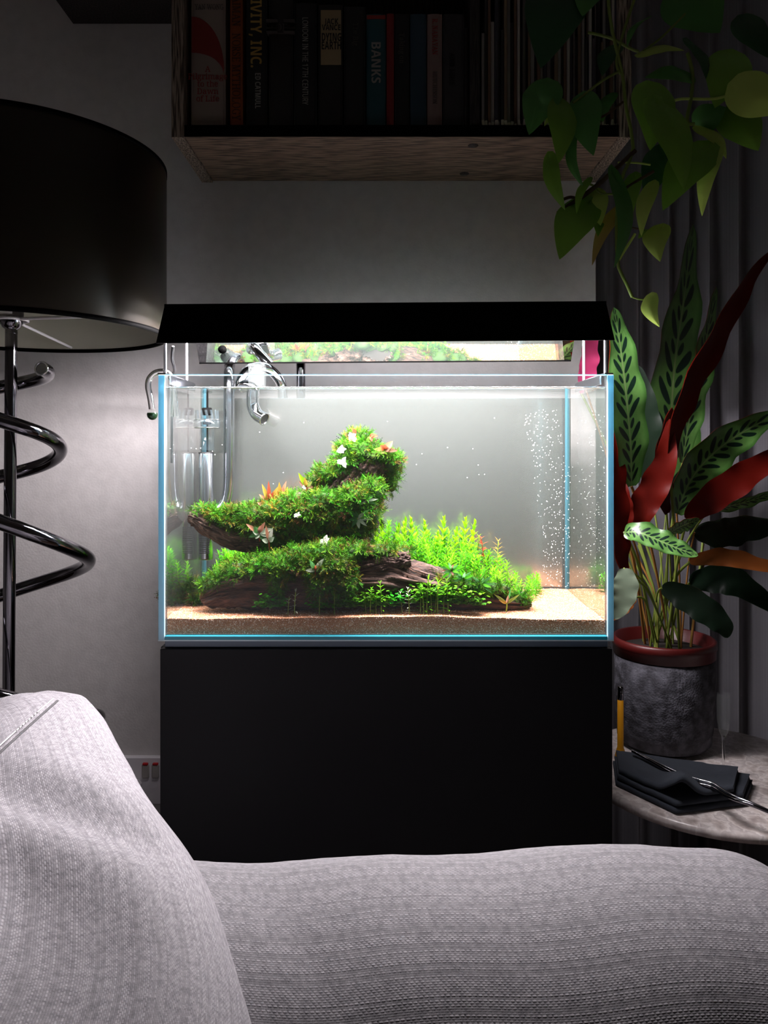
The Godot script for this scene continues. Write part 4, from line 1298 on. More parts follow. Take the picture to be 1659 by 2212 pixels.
func books(yb: float, shelf: Node3D) -> void:
	var zf := 1.212
	mat("page", C("d6cfc0"), 0.9)
	var ink_gold := mat("ink_gold", C("a5843f"), 0.5)
	var ink_white := mat("ink_white", C("8f8a84"), 0.5)
	var ink_dark := mat("ink_dark", C("3a1206"), 0.6)
	var ink_dim := mat("ink_dim", C("4a4440"), 0.6)
	var ink_red := mat("ink_red", C("8e1f14"), 0.6)
	var L := func(text: String, h: float, px: float, py: float, m: Material, t: Node3D, turn := 0.0, font := "Droid Sans", bold := false, w := 0.0) -> void:
		lettering(text, h * zf / F, P(px, py, zf) + Vector3(0, 0, 0.0008), m, t, font, turn, bold, w * zf / F)
	var down := -PI / 2
	var t := book(413, 487, -60, C("b5a294"), "thick cream book with a dark red arc on its spine, first on the shelf", zf, yb)
	L.call("YAN WONG", 11, 452, 16, ink_dim, t, 0.0, "Droid Serif", false, 62.0)
	var arc := Geo.new()
	var prev := []
	for i in 13:
		var a := PI * 0.5 * i / 12.0
		var o := P(414 + 70 * sin(a), 150 - 114 * cos(a), zf) + Vector3(0, 0, 0.0004)
		var n := P(414 + 70 * sin(a) * (0.98 if i > 6 else 1.0), 160 - 46 * cos(a), zf) + Vector3(0, 0, 0.0004)
		if i > 0:
			arc.quad(prev[1], n, o, prev[0])
		prev = [o, n]
	part("arc_print", arc.done(), mat("arc_red", C("7c1a12"), 0.6), t)
	var row := 150
	for s in ["A", "Pilgrimage", "to the", "Dawn", "of Life"]:
		L.call(s, 12, 449, row, ink_red, t, 0.0, "Droid Serif")
		row += 16
	t = book(497, 524, -60, C("b4520f"), "slim orange book with dark lettering, second on the shelf", zf, yb)
	L.call("NEIL GAIMAN   NORSE MYTHOLOGY", 17, 510, 95, ink_dark, t, down, "Droid Serif", false, 330.0)
	t = book(532, 577, -60, C("0f0f10"), "black book with large yellow capitals on its spine", zf, yb)
	L.call("CREATIVITY, INC.", 24, 553, 30, ink_gold, t, down, "Droid Sans", true, 232.0)
	L.call("ED CATMULL", 12, 557, 196, ink_white, t, down, "Droid Sans", true, 76.0)
	t = book(581, 633, -60, C("1c1210"), "dark brown book with a small framed word on its spine", zf, yb)
	L.call("OF", 14, 608, 60, ink_dim, t, 0.0, "Droid Serif")
	var fr := Geo.new()
	for q in [[588, 74, 626, 72], [588, 48, 589.5, 74], [624.5, 48, 626, 74]]:
		fr.box(P(q[0], q[1], zf) + Vector3(0, 0, 0.0002), P(q[2], q[3], zf) + Vector3(0, 0.0005, 0.0006))
	part("frame_print", fr.done(), ink_dim, t)
	t = book(635, 684, 6, C("0d0d10"), "black book with narrow white capitals running down its spine", zf, yb)
	L.call("LONDON IN THE 17TH CENTURY", 12, 659, 132, ink_white, t, down, "Droid Sans", false, 188.0)
	t = book(688, 740, 10, C("191412"), "dark book with a pale title label at the top of its spine", zf, yb)
	part("label_print", Geo.new().box(P(693, 140, zf) + Vector3(0, 0, -0.0005), P(737, 22, zf) + Vector3(0, 0, 0.0004), 0.0001).done(), mat("label_tan", C("93805c"), 0.6), t)
	var blk := mat("ink_black", C("0a0a0a"), 0.6)
	L.call("JACK", 12, 716, 47, blk, t, 0.0, "Droid Sans", true, 30.0)
	L.call("VANCE", 12, 716, 60, blk, t, 0.0, "Droid Sans", true, 40.0)
	L.call("DYING", 17, 716, 81, blk, t, 0.0, "Droid Sans", true, 42.0)
	L.call("EARTH", 17, 716, 99, blk, t, 0.0, "Droid Sans", true, 42.0)
	t = book(743, 789, 14, C("121113"), "black book with faint thin lettering beside the teal one", zf, yb)
	L.call("The Big", 10, 768, 75, ink_dim, t, down, "Droid Serif")
	t = book(792, 833, 30, C("185862"), "dark teal book with big white capitals and a red top band", zf, yb)
	part("top_band", Geo.new().box(P(792.5, 41, zf) + Vector3(0, 0, -0.001), P(832.5, 33, zf) + Vector3(0, 0, 0.0004)).done(), ink_red, t)
	L.call("BANKS", 20, 812, 135, ink_white, t, down, "Droid Sans", true, 88.0)
	book(835, 851, 29, C("9c1414"), "thin bright red book right of the teal book", zf, yb)
	t = book(853, 884, 30, C("131215"), "slim black book with faint writing between red and blue books", zf, yb)
	L.call("Taking on", 10, 868, 105, ink_dim, t, down, "Droid Serif")
	book(886, 921, 30, C("28485c"), "slate blue book with a plain spine", zf, yb)
	t = book(923, 955, 30, C("a98a80"), "pinkish cream book with small red lettering", zf, yb)
	L.call("R. NARAYAN", 11, 939, 80, ink_red, t, down, "Droid Serif", false, 78.0)
	L.call("HUTCHINSON", 9, 939, 190, ink_dim, t, down, "Droid Serif", false, 70.0)
	t = book(957, 1002, 30, C("383436"), "charcoal book standing last before the divider", zf, yb)
	L.call("AND NINE", 12, 976, 150, blk, t, down, "Droid Sans", true, 70.0)
	book(1003, 1012, 60, C("241d1b"), "thin dark brown booklet squeezed against the divider", zf, yb)
	# magazines
	var tones := [C("8a8680"), C("2a2826"), C("6f5642"), C("b0aaa0"), C("3b3a40"), C("54504a"), C("1d1c1c"), C("7a6650")]
	var x := 1040.0
	var i := 0
	var xe := 1344.0
	while x < xe - 4.0:
		var w := rng.randf_range(3.2, 8.5)
		var top := -50.0 if i % 3 else rng.randf_range(40, 95)
		if i == 0: top = 72.0
		var d := 1.206 + rng.randf() * 0.012
		var a := P(x, 265, 1.212)
		var b := P(x + w - 0.7, top, 1.212)
		var t2 := thing("magazine", "thin magazine standing among others right of the shelf divider", "magazine", Vector3(a.x, yb, -d), "magazines on the shelf's right half")
		part("cover", Geo.new().box(Vector3(a.x, yb + 0.006, -WALL + 0.02), Vector3(b.x, b.y, -d), 0.0005).done(), mat("mag_%d" % (i % 8), tones[i % 8], 0.5) if i < 8 else M["mag_%d" % (i % 8)], t2)
		var h := rng.randf_range(0.006, 0.012)
		var c := Vector3((a.x + b.x) / 2, yb, -d)
		part("page_edges", Geo.new().obox(Transform3D(Basis.from_euler(Vector3(0, 0, rng.randf_range(-0.25, 0.25))), c + Vector3(0, h / 2 + 0.0006, 0.0015)), Vector3(b.x - a.x, h, 0.004), 0.0008).done(), M.page, t2)
		x += w
		i += 1

# ---------------------------------------------------------------- the spiral lamp
func spiral_lamp() -> void:
	var dl := 1.1
	var cx := (24.5 - CX) / F * dl
	var t := thing("floor_lamp", "unlit chrome floor lamp with spiral stem and large black drum shade", "lamp", Vector3(cx, 0, -dl))
	var r := 0.184 * dl
	var y0 := EYE + 255.0 / F * dl
	var y1 := EYE + 624.0 / F * dl
	var c := Vector3(cx, 0, -dl)
	c.x += 0.012
	var sh: Node3D = part("shade", Geo.new().lathe([[r - 0.0012, y0], [r, y0 + 0.0015], [r, y1 - 0.0015], [r - 0.0012, y1]], c, 96).done(), M.shade_satin, t)
	part("lining", Geo.new().lathe([[r - 0.0012, y1], [r - 0.0016, y1 - 0.002], [r - 0.0016, y0 + 0.002], [r - 0.0012, y0]], c, 96).done(), M.shade_lining, sh)
	for e in [y0, y1]:
		part("trim_band", Geo.new().lathe([[r - 0.002, e - 0.003], [r + 0.0006, e - 0.003], [r + 0.0006, e + 0.003], [r - 0.002, e + 0.003], [r - 0.002, e - 0.003]], c, 96).done(), M.black_body, sh)
	var ys := y0 + 0.018
	part("socket_ring", ring(Vector3(cx, ys, -dl), Vector3.UP, 0.022, 0.002).done(), M.white_plastic, sh)
	for a in [-0.55, 1.55, 3.6]:
		part("spoke", Geo.new().tube(PackedVector3Array([Vector3(cx + 0.022 * cos(a), ys, -dl - 0.022 * sin(a)), Vector3(cx + (r - 0.002) * cos(a), ys - 0.012, -dl - (r - 0.002) * sin(a))]), 0.0022, 8).done(), M.white_plastic, sh)
	var yh := EYE + (HY - 712.0) / F * dl
	c.x -= 0.012
	part("lamp_holder", Geo.new().lathe([[0.0, yh - 0.012], [0.0075, yh - 0.012], [0.0085, yh - 0.004], [0.0078, yh], [0.012, yh + 0.003], [0.0155, yh + 0.010], [0.0165, yh + 0.022], [0.0165, yh + 0.05], [0.0, yh + 0.05]], c, 32).done(), M.dark_chrome, t)
	var lab := Geo.new()
	var rows := []
	for i in 2:
		var row := PackedVector3Array()
		for j in 9:
			var a := -2.3 + 1.25 * j / 8.0
			row.append(c + Vector3(cos(a) * 0.0168, yh + 0.020 + 0.012 * i, -sin(a) * 0.0168))
		rows.append(row)
	lab.smooth(true).grid(rows)
	part("sticker", lab.done(), M.white_plastic, t)
	# stem, leaning a touch as it does in the photograph
	part("pole", Geo.new().tube(PackedVector3Array([Vector3(cx - 0.006, 0.02, -dl), Vector3(cx - 0.0035, EYE - 0.3, -dl), Vector3(cx, yh, -dl)]), 0.0083, 24).done(), M.dark_chrome, t)
	var sp := PackedVector3Array()
	# [angle in half turns, height above the eye, radius]; even: right end going behind, the back is at 0.5, the left at 1, the front at 1.5
	var keys := [[-0.06, 0.117, 0.050], [0.5, 0.103, 0.050], [1.0, 0.080, 0.054], [1.5, 0.047, 0.058], [2.0, 0.014, 0.064], [2.5, -0.026, 0.074], [3.0, -0.056, 0.084], [3.5, -0.082, 0.094], [4.0, -0.148, 0.104], [4.5, -0.205, 0.108], [5.0, -0.255, 0.112], [5.5, -0.302, 0.115], [6.0, -0.378, 0.118], [6.5, -0.45, 0.122], [7.0, -0.53, 0.126], [7.5, -0.61, 0.13], [8.0, -0.69, 0.13], [8.5, -0.76, 0.13], [9.0, -0.83, 0.13], [9.4, -0.885, 0.13]]
	for i in 241:
		var f := i / 240.0 * (keys.size() - 1)
		var a := mini(int(f), keys.size() - 2)
		var k := []
		for e in 3:
			var p0: float = keys[maxi(a - 1, 0)][e]
			var p3: float = keys[mini(a + 2, keys.size() - 1)][e]
			k.append(cubic_interpolate(keys[a][e], keys[a + 1][e], p0, p3, f - a))
		var ang: float = PI * k[0]
		sp.append(Vector3(cx - 0.002 + k[2] * cos(ang), EYE + k[1], -dl - k[2] * sin(ang)))
	part("spiral", Geo.new().tube(sp, 0.0102, 20).done(), M.dark_chrome, t)
	part("spiral_end", ring(sp[0], (sp[0] - sp[1]).normalized(), 0.0092, 0.0016).done(), M.chrome, t)
	part("base", Geo.new().lathe([[0.0, 0.0], [0.15, 0.0], [0.152, 0.004], [0.15, 0.014], [0.02, 0.02], [0.0, 0.02]], Vector3(cx - 0.006, 0, -dl), 48).done(), M.dark_chrome, t)

# ---------------------------------------------------------------- side table and what stands on it
func side_table() -> void:
	var top := EYE - 0.49
	var c := Vector3(0.5, 0, -1.182)
	var t := thing("side_table", "oval pale marble side table right of the black cabinet", "table", Vector3(0.5, 0, -1.182))
	var prof := [[0.0, -0.014], [0.965, -0.014], [0.99, -0.012], [1.0, -0.007], [0.99, -0.0015], [0.965, 0.0], [0.0, 0.0]]
	var rows := []
	for p in prof:
		var row := PackedVector3Array()
		for j in 72:
			var a := TAU * j / 72.0
			row.append(c + Vector3(cos(a) * 0.195 * p[0], top + p[1], -sin(a) * 0.205 * p[0]))
		rows.append(row)
	var g := Geo.new().smooth(true)
	g.grid(rows, true)
	part("table_top", g.done(), M.marble, t)
	part("stem", Geo.new().tube(PackedVector3Array([Vector3(0.5, 0.015, -1.182), Vector3(0.5, top - 0.014, -1.182)]), 0.018, 20).done(), M.black_plastic, t)
	part("foot", Geo.new().lathe([[0.0, 0.0], [0.14, 0.0], [0.14, 0.008], [0.03, 0.015], [0.0, 0.015]], Vector3(0.5, 0, -1.182), 40).done(), M.black_plastic, t)
	# folded towel
	var tw := thing("cloth", "dark grey microfibre cloth folded on the marble table", "cloth", Vector3(0.43, top, -1.11))
	var lb := Vector3(0.352, 0, -1.195)
	var rb := Vector3(0.540, 0, -1.125)
	var rf := Vector3(0.497, 0, -1.06)
	var lf := Vector3(0.392, 0, -1.032)
	var ll := Vector3(0.336, 0, -1.128)
	var at := func(u: float, v: float) -> Vector3:      # u from the left fold to the right, v from front to back
		var a := ll.lerp(lf, clampf(u * 2.2, 0, 1)) if u < 0.45 else lf.lerp(rf, (u - 0.45) / 0.55)
		return a.lerp(lb.lerp(rb, u), v)
	for lay in 3:
		var th := 0.0085
		var y := top + 0.0006 + lay * 0.0092
		var r0 := []
		for i in 33:
			var u := i / 32.0
			var row := PackedVector3Array()
			for j in 28:
				var f := j / 28.0
				var v: float
				var h: float
				if f < 0.4:
					v = f / 0.4
					h = 1.0
				elif f < 0.5:
					v = 1.0
					h = 1.0 - (f - 0.4) / 0.1
				elif f < 0.9:
					v = 1.0 - (f - 0.5) / 0.4
					h = 0.0
				else:
					v = 0.0
					h = (f - 0.9) / 0.1
				var inset := 0.03 * lay
				var p: Vector3 = at.call(lerpf(0.02 + inset * 0.4, 1.0 - inset * (1.6 if lay == 2 else 0.6), u), lerpf(0.02 + inset * 0.5, 0.98 - inset * 0.5, v))
				var hump := 0.0
				if lay == 2:
					hump = 0.022 * exp(-pow((u - 0.52) / 0.12, 2.0)) * exp(-pow(v / 0.45, 2.0))
				hump += 0.0022 * noise.get_noise_3d(p.x * 420, lay * 50, p.z * 420)
				row.append(Vector3(p.x, y + th * h + hump * (0.4 + 0.6 * h if lay < 2 else 1.0) + absf(0.0), p.z) + Vector3(0, 0, (0.5 - absf(h - 0.5)) * (0.008 if v < 0.5 else -0.008)))
			r0.append(row)
		var gg := Geo.new().smooth(true)
		gg.grid(r0, true)
		gg.smooth(false).cap(r0[0], r0[0][0] - r0[3][0]).cap(r0[32], r0[32][0] - r0[29][0])
		part("fold", gg.done(), M.towel, tw)
	# tweezers
	var tz := thing("tweezers", "long curved steel tweezers lying across the dark cloth", "tweezers", Vector3(0.45, top + 0.03, -1.09))
	for k in 2:
		var off := 7.0 * k
		var pts := []
		for q in [[1366, 1624, 1.165], [1400, 1640, 1.14], [1440, 1660, 1.105], [1480, 1678, 1.08], [1515, 1688, 1.062], [1540, 1695, 1.052], [1562, 1709, 1.034], [1585, 1722, 1.014], [1625, 1738, 0.994], [1690, 1768, 0.97]]:
			var w := sin(clampf((q[0] - 1366.0) / 300.0, 0, 1) * PI)
			pts.append([q[0], q[1] - 2.0 + off * w * 1.2, q[2] - 0.003 * k])
		var p := PackedVector3Array()
		for q in pts: p.append(P(q[0], q[1], q[2]))
		part("prong", Geo.new().tube(curve(p, 40), 0.0024, 8, true, 0.55, Vector3(0, 0.5, 0.86).normalized()).done(), M.steel if k == 0 else M.dark_chrome, tz)
	# glass flute
	var f := P(1563, 1677, 1.158)
	f.y = top
	var gl := thing("champagne_flute", "slender clear glass flute standing on the marble table", "glass", f)
	part("foot", Geo.new().lathe([[0.0, 0.0004], [0.0135, 0.0004], [0.014, 0.001], [0.012, 0.002], [0.003, 0.004]], f, 28).done(), M.solid_glass, gl)
	part("stem", Geo.new().lathe([[0.003, 0.004], [0.002, 0.012], [0.002, 0.05], [0.003, 0.06]], f, 14).done(), M.solid_glass, gl)
	part("bowl", Geo.new().lathe([[0.003, 0.06], [0.007, 0.068], [0.0095, 0.085], [0.0098, 0.115], [0.009, 0.125]], f, 28).done(), M.glass, gl)
	# yellow tool
	var yp := P(1337, 1660, 1.19)
	yp.y = top
	yp.x = maxf(yp.x, 0.366)
	var yt := thing("yellow_tool", "yellow-handled tool standing upright between cabinet and grey pot", "tool", yp)
	part("handle", Geo.new().lathe([[0.0, 0.0], [0.007, 0.0], [0.0085, 0.006], [0.0088, 0.018], [0.006, 0.028], [0.0048, 0.032], [0.0046, 0.105], [0.0, 0.107]], yp, 20).done(), M.yellow_plastic, yt)
	part("ferrule", Geo.new().lathe([[0.0, 0.105], [0.0046, 0.105], [0.0043, 0.125], [0.0, 0.126]], yp, 16).done(), M.dark_chrome, yt)

# ---------------------------------------------------------------- the potted plant
func blade(t: Node3D, spec: Array, front: Material, back: Material, uvflip := false) -> void:    # [[x, y, d]..., from base to tip], width in pixels, roll, wave
	var pts := PackedVector3Array()
	for q in spec[0]: pts.append(P(q[0], q[1], q[2]))
	var n := 28
	var line := curve(pts, n)
	var rf := []
	var rb := []
	var tv := Vector3(0, 0, 1)
	for i in n + 1:
		var f := float(i) / n
		var d := (line[mini(i + 1, n)] - line[maxi(i - 1, 0)]).normalized()
		var side := d.cross(tv).normalized()
		side = side.rotated(d, spec[2] + spec[4] * f)
		var nrm := side.cross(d).normalized()
		var w: float = spec[1] * absf(line[i].z) / F * 0.5 * pow(sin(PI * pow(clampf(0.02 + f * 0.98, 0, 1), 0.85)), 0.72) + 0.0003
		var a := PackedVector3Array()
		var b := PackedVector3Array()
		for j in 11:
			var u := j / 10.0 * 2.0 - 1.0
			var wave: float = spec[3] * w * sin(f * 26.0 + (1.3 if u > 0 else 0.0)) * pow(absf(u), 2.0)
			var cup := 0.16 * w * u * u + 0.05 * w * sin(f * 60.0) * absf(u) * 0.3
			var p := line[i] + side * u * w * (1.0 + 0.05 * sin(f * 26.0 + u)) + nrm * (wave + cup)
			a.append(p)
			b.append(p - nrm * 0.0005)
		rf.append(a)
		rb.append(b)
	var g := Geo.new().smooth(true)
	g.grid(rf)
	var m := g.done()
	var g2 := Geo.new().smooth(true)
	g2.grid(rb, false, true)
	var m2 := g2.done()
	var both := ArrayMesh.new()
	both.add_surface_from_arrays(Mesh.PRIMITIVE_TRIANGLES, m.surface_get_arrays(0))
	both.add_surface_from_arrays(Mesh.PRIMITIVE_TRIANGLES, m2.surface_get_arrays(0))
	both.surface_set_material(0, front)
	both.surface_set_material(1, back)
	part("leaf", both, null, t)

func rattlesnake_plant() -> void:
	var top := EYE - 0.49
	var c := Vector3(0.468, top, -1.287)
	var p := thing("planter", "grey mottled concrete planter on the marble table", "planter", c)
	part("planter_body", Geo.new().lathe([[0.0, 0.001], [0.060, 0.001], [0.070, 0.006], [0.077, 0.03], [0.080, 0.08], [0.080, 0.148], [0.078, 0.150], [0.076, 0.148], [0.075, 0.012], [0.0, 0.010]], c, 56).done(), M.concrete, p)
	var t := thing("rattlesnake_plant", "leafy plant with spotted green leaves, red underneath, in the grey planter", "potted plant", c)
	part("grow_pot", Geo.new().lathe([[0.0, 0.0125], [0.055, 0.0125], [0.072, 0.145], [0.0735, 0.1505], [0.0812, 0.1508], [0.0816, 0.165], [0.0832, 0.166], [0.0832, 0.176], [0.080, 0.179], [0.077, 0.178], [0.070, 0.14]], c, 56).done(), M.pot_red, t)
	part("soil", Geo.new().lathe([[0.073, 0.158], [0.06, 0.162], [0.0, 0.164]], c, 24).done(), M.soil, t)
	var T: Material = M.rattle_top
	var R: Material = M.rattle_red
	var list := [
		[[[1364, 1050, 1.16], [1362, 960, 1.14], [1352, 850, 1.12], [1340, 750, 1.11], [1326, 664, 1.10]], 84, 0.25, 0.10, T, R],
		[[[1446, 1060, 1.34], [1448, 950, 1.35], [1456, 800, 1.36], [1478, 640, 1.37], [1497, 484, 1.38]], 140, 0.1, 0.10, T, R, 0.75],
		[[[1474, 1000, 1.27], [1490, 900, 1.275], [1512, 800, 1.28], [1530, 710, 1.28], [1547, 620, 1.28]], 72, 0.35, 0.12, T, R, 0.4],
		[[[1446, 1000, 1.14], [1468, 900, 1.12], [1505, 810, 1.11], [1560, 710, 1.11], [1615, 610, 1.11], [1668, 540, 1.11]], 58, 0.45, 0.16, R, T],
		[[[1366, 1160, 1.16], [1388, 1100, 1.15], [1415, 1050, 1.14], [1440, 985, 1.13], [1446, 905, 1.13]], 62, -0.5, 0.18, R, T],
		[[[1440, 1110, 1.18], [1432, 1060, 1.17], [1428, 1010, 1.16], [1436, 940, 1.15], [1452, 880, 1.15]], 60, 0.6, 0.15, R, T],
		[[[1484, 1122, 1.17], [1530, 1082, 1.15], [1590, 1040, 1.13], [1650, 1000, 1.12], [1720, 960, 1.12]], 64, -0.2, 0.12, R, T],
		[[[1530, 1100, 1.16], [1590, 1090, 1.15], [1650, 1072, 1.14], [1710, 1050, 1.14]], 34, 0.7, 0.1, T, R],
		[[[1462, 1110, 1.2], [1490, 1040, 1.2], [1540, 980, 1.19], [1610, 930, 1.18], [1690, 890, 1.17]], 96, 0.3, 0.1, T, R],
		[[[1349, 1150, 1.12], [1380, 1150, 1.10], [1425, 1168, 1.085], [1468, 1186, 1.075], [1508, 1200, 1.07]], 56, -0.55, 0.16, T, R],
		[[[1446, 1152, 1.14], [1465, 1140, 1.13], [1488, 1130, 1.12], [1511, 1121, 1.12]], 32, 0.4, 0.14, T, R],
		[[[1350, 1240, 1.12], [1340, 1180, 1.12], [1336, 1090, 1.13], [1334, 1010, 1.14], [1330, 920, 1.15]], 54, 0.55, 0.14, R, T],
		[[[1352, 1150, 1.15], [1350, 1110, 1.15], [1345, 1070, 1.15], [1338, 1020, 1.16]], 36, -0.3, 0.1, R, T],
		[[[1348, 1228, 1.1], [1352, 1262, 1.09], [1344, 1300, 1.085], [1328, 1338, 1.085]], 52, 0.3, 0.1, M.rattle_grey, R],
		[[[1372, 1290, 1.14], [1356, 1302, 1.13], [1340, 1320, 1.12], [1320, 1340, 1.12]], 28, 0.2, 0.12, M.rattle_orange, M.rattle_orange],
		[[[1490, 1214, 1.18], [1540, 1204, 1.17], [1590, 1208, 1.16], [1650, 1222, 1.15], [1720, 1236, 1.14]], 40, -0.4, 0.14, M.rattle_orange, M.rattle_dark],
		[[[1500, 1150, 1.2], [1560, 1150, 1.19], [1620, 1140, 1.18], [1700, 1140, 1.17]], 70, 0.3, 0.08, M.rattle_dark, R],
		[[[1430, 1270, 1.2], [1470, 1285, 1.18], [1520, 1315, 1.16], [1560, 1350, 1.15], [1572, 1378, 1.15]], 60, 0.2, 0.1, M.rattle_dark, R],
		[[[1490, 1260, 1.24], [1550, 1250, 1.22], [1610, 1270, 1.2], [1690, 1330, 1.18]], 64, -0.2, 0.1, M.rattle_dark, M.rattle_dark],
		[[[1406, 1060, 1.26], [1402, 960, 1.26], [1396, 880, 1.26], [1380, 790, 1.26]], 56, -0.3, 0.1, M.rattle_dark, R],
		[[[1264, 835, 1.345], [1268, 810, 1.34], [1273, 775, 1.335], [1275, 730, 1.335], [1272, 690, 1.34]], 40, 0.1, 0.22, M.rattle_red_lit, T],
		[[[1256, 850, 1.36], [1258, 815, 1.355], [1264, 770, 1.35], [1268, 740, 1.35]], 18, -0.3, 0.2, M.rattle_red_lit, T],
	]
	var k := 0
	for s in list:
		blade(t, [s[0], s[1], s[2], s[3], s[6] if s.size() > 6 else 0.0], s[4], s[5])
		var b := P(s[0][0][0], s[0][0][1], s[0][0][2])
		var a := k * 2.4
		var root := c + Vector3(cos(a) * 0.03 * (0.4 + 0.6 * absf(sin(k * 1.7))), 0.162, sin(a) * 0.03)
		var mid := root.lerp(b, 0.55) + Vector3(0, 0.03, 0)
		part("petiole", Geo.new().tube(curve(PackedVector3Array([root, mid, b]), 12), 0.0016 if k % 3 else 0.0022, 8).done(), M.petiole if k % 4 else M.petiole_brown, t)
		k += 1
	for i in 14:
		var a := i * 2.1
		var root := c + Vector3(cos(a) * 0.045, 0.162, sin(a) * 0.04)
		part("petiole", Geo.new().tube(curve(PackedVector3Array([root, root + Vector3(cos(a) * 0.01, 0.09, sin(a) * 0.01), root + Vector3(cos(a) * 0.04 - 0.01, 0.17 + 0.03 * sin(i * 3.0), sin(a) * 0.02 - 0.02)]), 8), 0.0018, 7).done(), M.petiole if i % 4 else M.petiole_brown, t)

# ---------------------------------------------------------------- the hanging plant
func heart(t: Node3D, q: Array) -> void:      # [base x, base y, tip x, tip y, width, roll, bulge sideways, distance, material]
	var d: float = q[7]
	var a := P(q[0], q[1], d)
	var b := P(q[2], q[3], d - 0.02)
	var ax := b - a
	var l := ax.length()
	var dir := ax / l
	var side := dir.cross(Vector3(0, 0.25, 1).normalized()).normalized().rotated(dir, q[5])
	var nrm := side.cross(dir).normalized()
	var w: float = q[4] * d / F * 0.56
	var rf := []
	var rb := []
	for i in 19:
		var f := i / 18.0
		var wid := w * (pow(sin(PI * pow(f, 0.62)), 0.85) if f < 1.0 else 0.0) + 0.0002
		var mid: Vector3 = a + dir * l * f + side * q[6] * d / F * sin(PI * f) + nrm * l * (0.16 * sin(PI * f) - 0.05 * f)
		var lobe := 0.10 * l * smoothstep(0.3, 0.0, f)
		var r := PackedVector3Array()
		var r2 := PackedVector3Array()
		for j in 9:
			var u := j / 8.0 * 2.0 - 1.0
			var p: Vector3 = mid + side * u * wid + nrm * (absf(u) * wid * -0.18 - 0.02 * wid * cos(u * 9.0 + f * 20.0)) - dir * lobe * absf(u)
			r.append(p)
			r2.append(p - nrm * 0.0005)
		rf.append(r)
		rb.append(r2)
	var g := Geo.new().smooth(true)
	g.grid(rf)
	g.grid(rb, false, true)
	part("leaf", g.done(), M[q[8]], t)

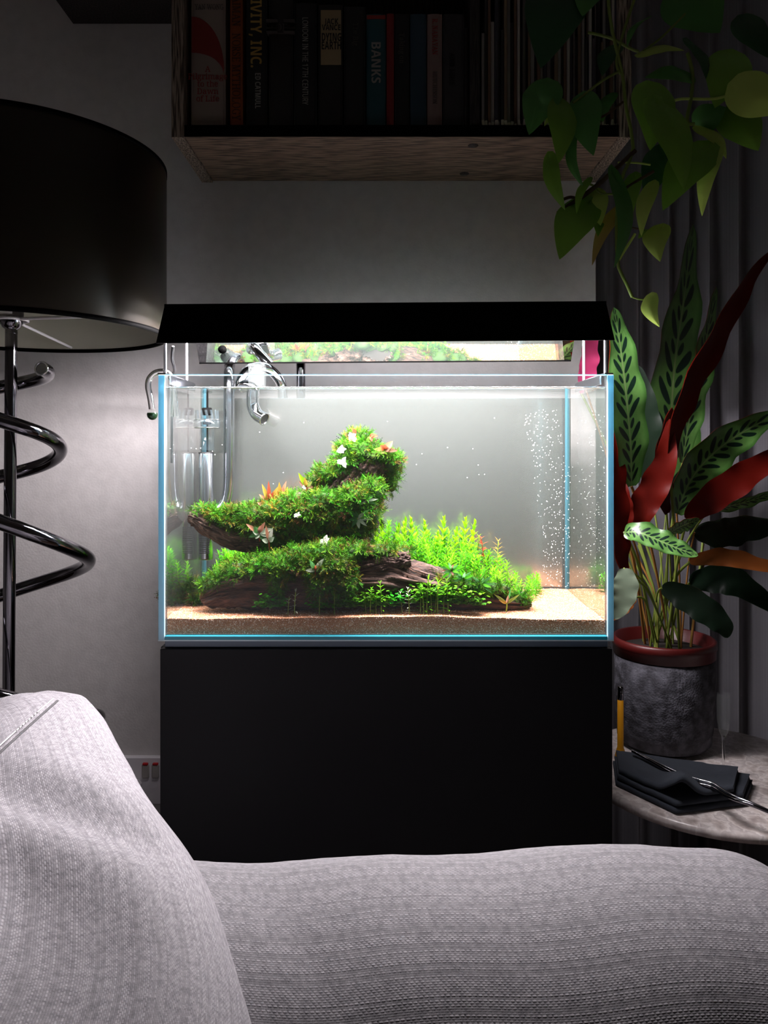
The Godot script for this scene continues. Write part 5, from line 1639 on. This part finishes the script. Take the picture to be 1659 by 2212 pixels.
func hanging_plant() -> void:
	var t := thing("hanging_plant", "trailing plant with heart-shaped leaves hanging before the shelf's right end", "hanging plant", P(1340, -60, 1.06))
	var D := 1.06
	for v in [[[[1310, -60, D], [1318, 40, D], [1335, 120, D], [1346, 170, D], [1352, 230, D], [1368, 320, D], [1345, 380, D], [1333, 450, D], [1334, 565, D], [1352, 610, D], [1366, 642, D]], 0.0024, "vine_stem"],
			[[[1345, 150, D], [1300, 175, D], [1262, 205, D], [1238, 222, D]], 0.0019, "vine_stem"],
			[[[1346, 220, D], [1305, 250, D], [1240, 275, D], [1215, 292, D]], 0.0017, "twig"],
			[[[1372, 325, D], [1330, 365, D], [1280, 408, D], [1205, 461, D]], 0.0032, "twig"],
			[[[1250, 430, D], [1232, 426, D], [1216, 431, D]], 0.0022, "twig"],
			[[[1366, 642, D], [1380, 646, D], [1398, 647, D], [1412, 640, D]], 0.0012, "vine_stem"],
			[[[1335, 565, D], [1350, 540, D], [1372, 505, D]], 0.0019, "vine_light"],
			[[[1440, 226, D], [1470, 214, D], [1545, 213, D], [1600, 196, D]], 0.002, "vine_light"],
			[[[1485, 115, D], [1496, 160, D], [1493, 210, D], [1484, 262, D], [1500, 268, D]], 0.0026, "vine_stem"],
			[[[1270, 70, D], [1318, 82, D], [1360, 104, D], [1380, 112, D]], 0.002, "vine_stem"],
			[[[1370, 0, D], [1350, 60, D], [1332, 130, D], [1340, 160, D]], 0.002, "vine_stem"],
			[[[1335, 351, D], [1375, 352, D], [1405, 356, D]], 0.0014, "vine_light"],
			[[[1405, 432, D], [1352, 420, D], [1300, 418, D], [1280, 400, D], [1262, 398, D]], 0.0016, "vine_stem"],
			[[[1340, 415, D], [1370, 395, D], [1412, 370, D]], 0.0022, "twig"],
			[[[1430, 492, D], [1400, 500, D], [1380, 495, D], [1335, 485, D]], 0.0013, "twig"],
			[[[1480, 30, D], [1430, 80, D], [1390, 110, D]], 0.0015, "vine_stem"]]:
		part("vine", tube_px(v[0], v[1], 22, 8).done(), M[v[2]], t)
	for q in [
		[1180, 178, 1142, 286, 76, 0.3, -6, 1.07, "vine_dark"], [1212, 222, 1211, 348, 62, -0.3, 4, 1.05, "vine_leaf"], [1262, 208, 1281, 332, 66, 0.4, 6, 1.06, "vine_dark"],
		[1186, 338, 1216, 452, 38, 0.9, -3, 1.07, "vine_leaf"], [1240, 290, 1255, 402, 28, 1.0, 4, 1.07, "vine_dark"], [1222, 240, 1175, 268, 26, 0.8, 2, 1.06, "vine_light"],
		[1398, 186, 1406, 320, 78, 0.15, -10, 1.05, "vine_leaf"], [1416, 220, 1484, 404, 88, -0.25, 4, 1.03, "vine_leaf"], [1380, 118, 1478, 104, 40, -0.5, 8, 1.06, "vine_light"],
		[1492, 166, 1396, 162, 52, 0.3, -6, 1.07, "vine_dark"], [1488, 90, 1538, 184, 62, -0.6, 4, 1.09, "vine_deep"], [1578, 116, 1546, 228, 86, 0.2, -4, 1.08, "vine_leaf"],
		[1584, 186, 1706, 236, 84, 0.5, 4, 1.05, "vine_light"], [1502, 266, 1568, 232, 54, 0.4, 2, 1.09, "vine_dark"], [1578, 236, 1640, 322, 82, 0.2, 5, 1.09, "vine_leaf"],
		[1506, 276, 1572, 338, 46, -0.4, -4, 1.08, "vine_light"], [1530, 316, 1432, 448, 84, 0.35, 4, 1.06, "vine_leaf"], [1548, 322, 1512, 462, 44, 0.9, -6, 1.06, "vine_light"],
		[1272, 436, 1209, 556, 78, 0.2, 6, 1.06, "vine_leaf"], [1284, 412, 1297, 484, 44, 0.3, 0, 1.07, "vine_light"], [1322, 374, 1335, 574, 44, -0.45, -6, 1.04, "vine_dark"],
		[1352, 446, 1279, 568, 30, 0.3, 10, 1.08, "vine_tan"], [1412, 398, 1384, 506, 34, 0.5, 4, 1.05, "vine_light"], [1372, 380, 1358, 484, 38, 0.5, 4, 1.07, "vine_leaf"],
		[1432, 489, 1426, 562, 48, 0.3, 14, 1.05, "vine_light"], [1410, 637, 1424, 704, 32, 0.4, 12, 1.05, "vine_light"], [1274, 388, 1244, 458, 20, 0.6, 2, 1.06, "vine_leaf"],
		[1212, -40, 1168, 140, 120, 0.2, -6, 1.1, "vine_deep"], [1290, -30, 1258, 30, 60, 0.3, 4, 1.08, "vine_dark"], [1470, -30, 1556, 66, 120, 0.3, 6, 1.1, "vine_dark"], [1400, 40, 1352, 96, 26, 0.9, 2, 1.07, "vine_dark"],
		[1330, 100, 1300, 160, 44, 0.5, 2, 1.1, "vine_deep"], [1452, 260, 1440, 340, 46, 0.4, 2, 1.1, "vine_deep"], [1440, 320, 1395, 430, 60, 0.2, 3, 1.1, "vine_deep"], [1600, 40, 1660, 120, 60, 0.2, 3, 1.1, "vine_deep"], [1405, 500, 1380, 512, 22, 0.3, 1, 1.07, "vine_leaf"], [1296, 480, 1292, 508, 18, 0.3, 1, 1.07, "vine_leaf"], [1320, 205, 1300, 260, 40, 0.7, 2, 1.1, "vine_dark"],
	]:
		heart(t, q)
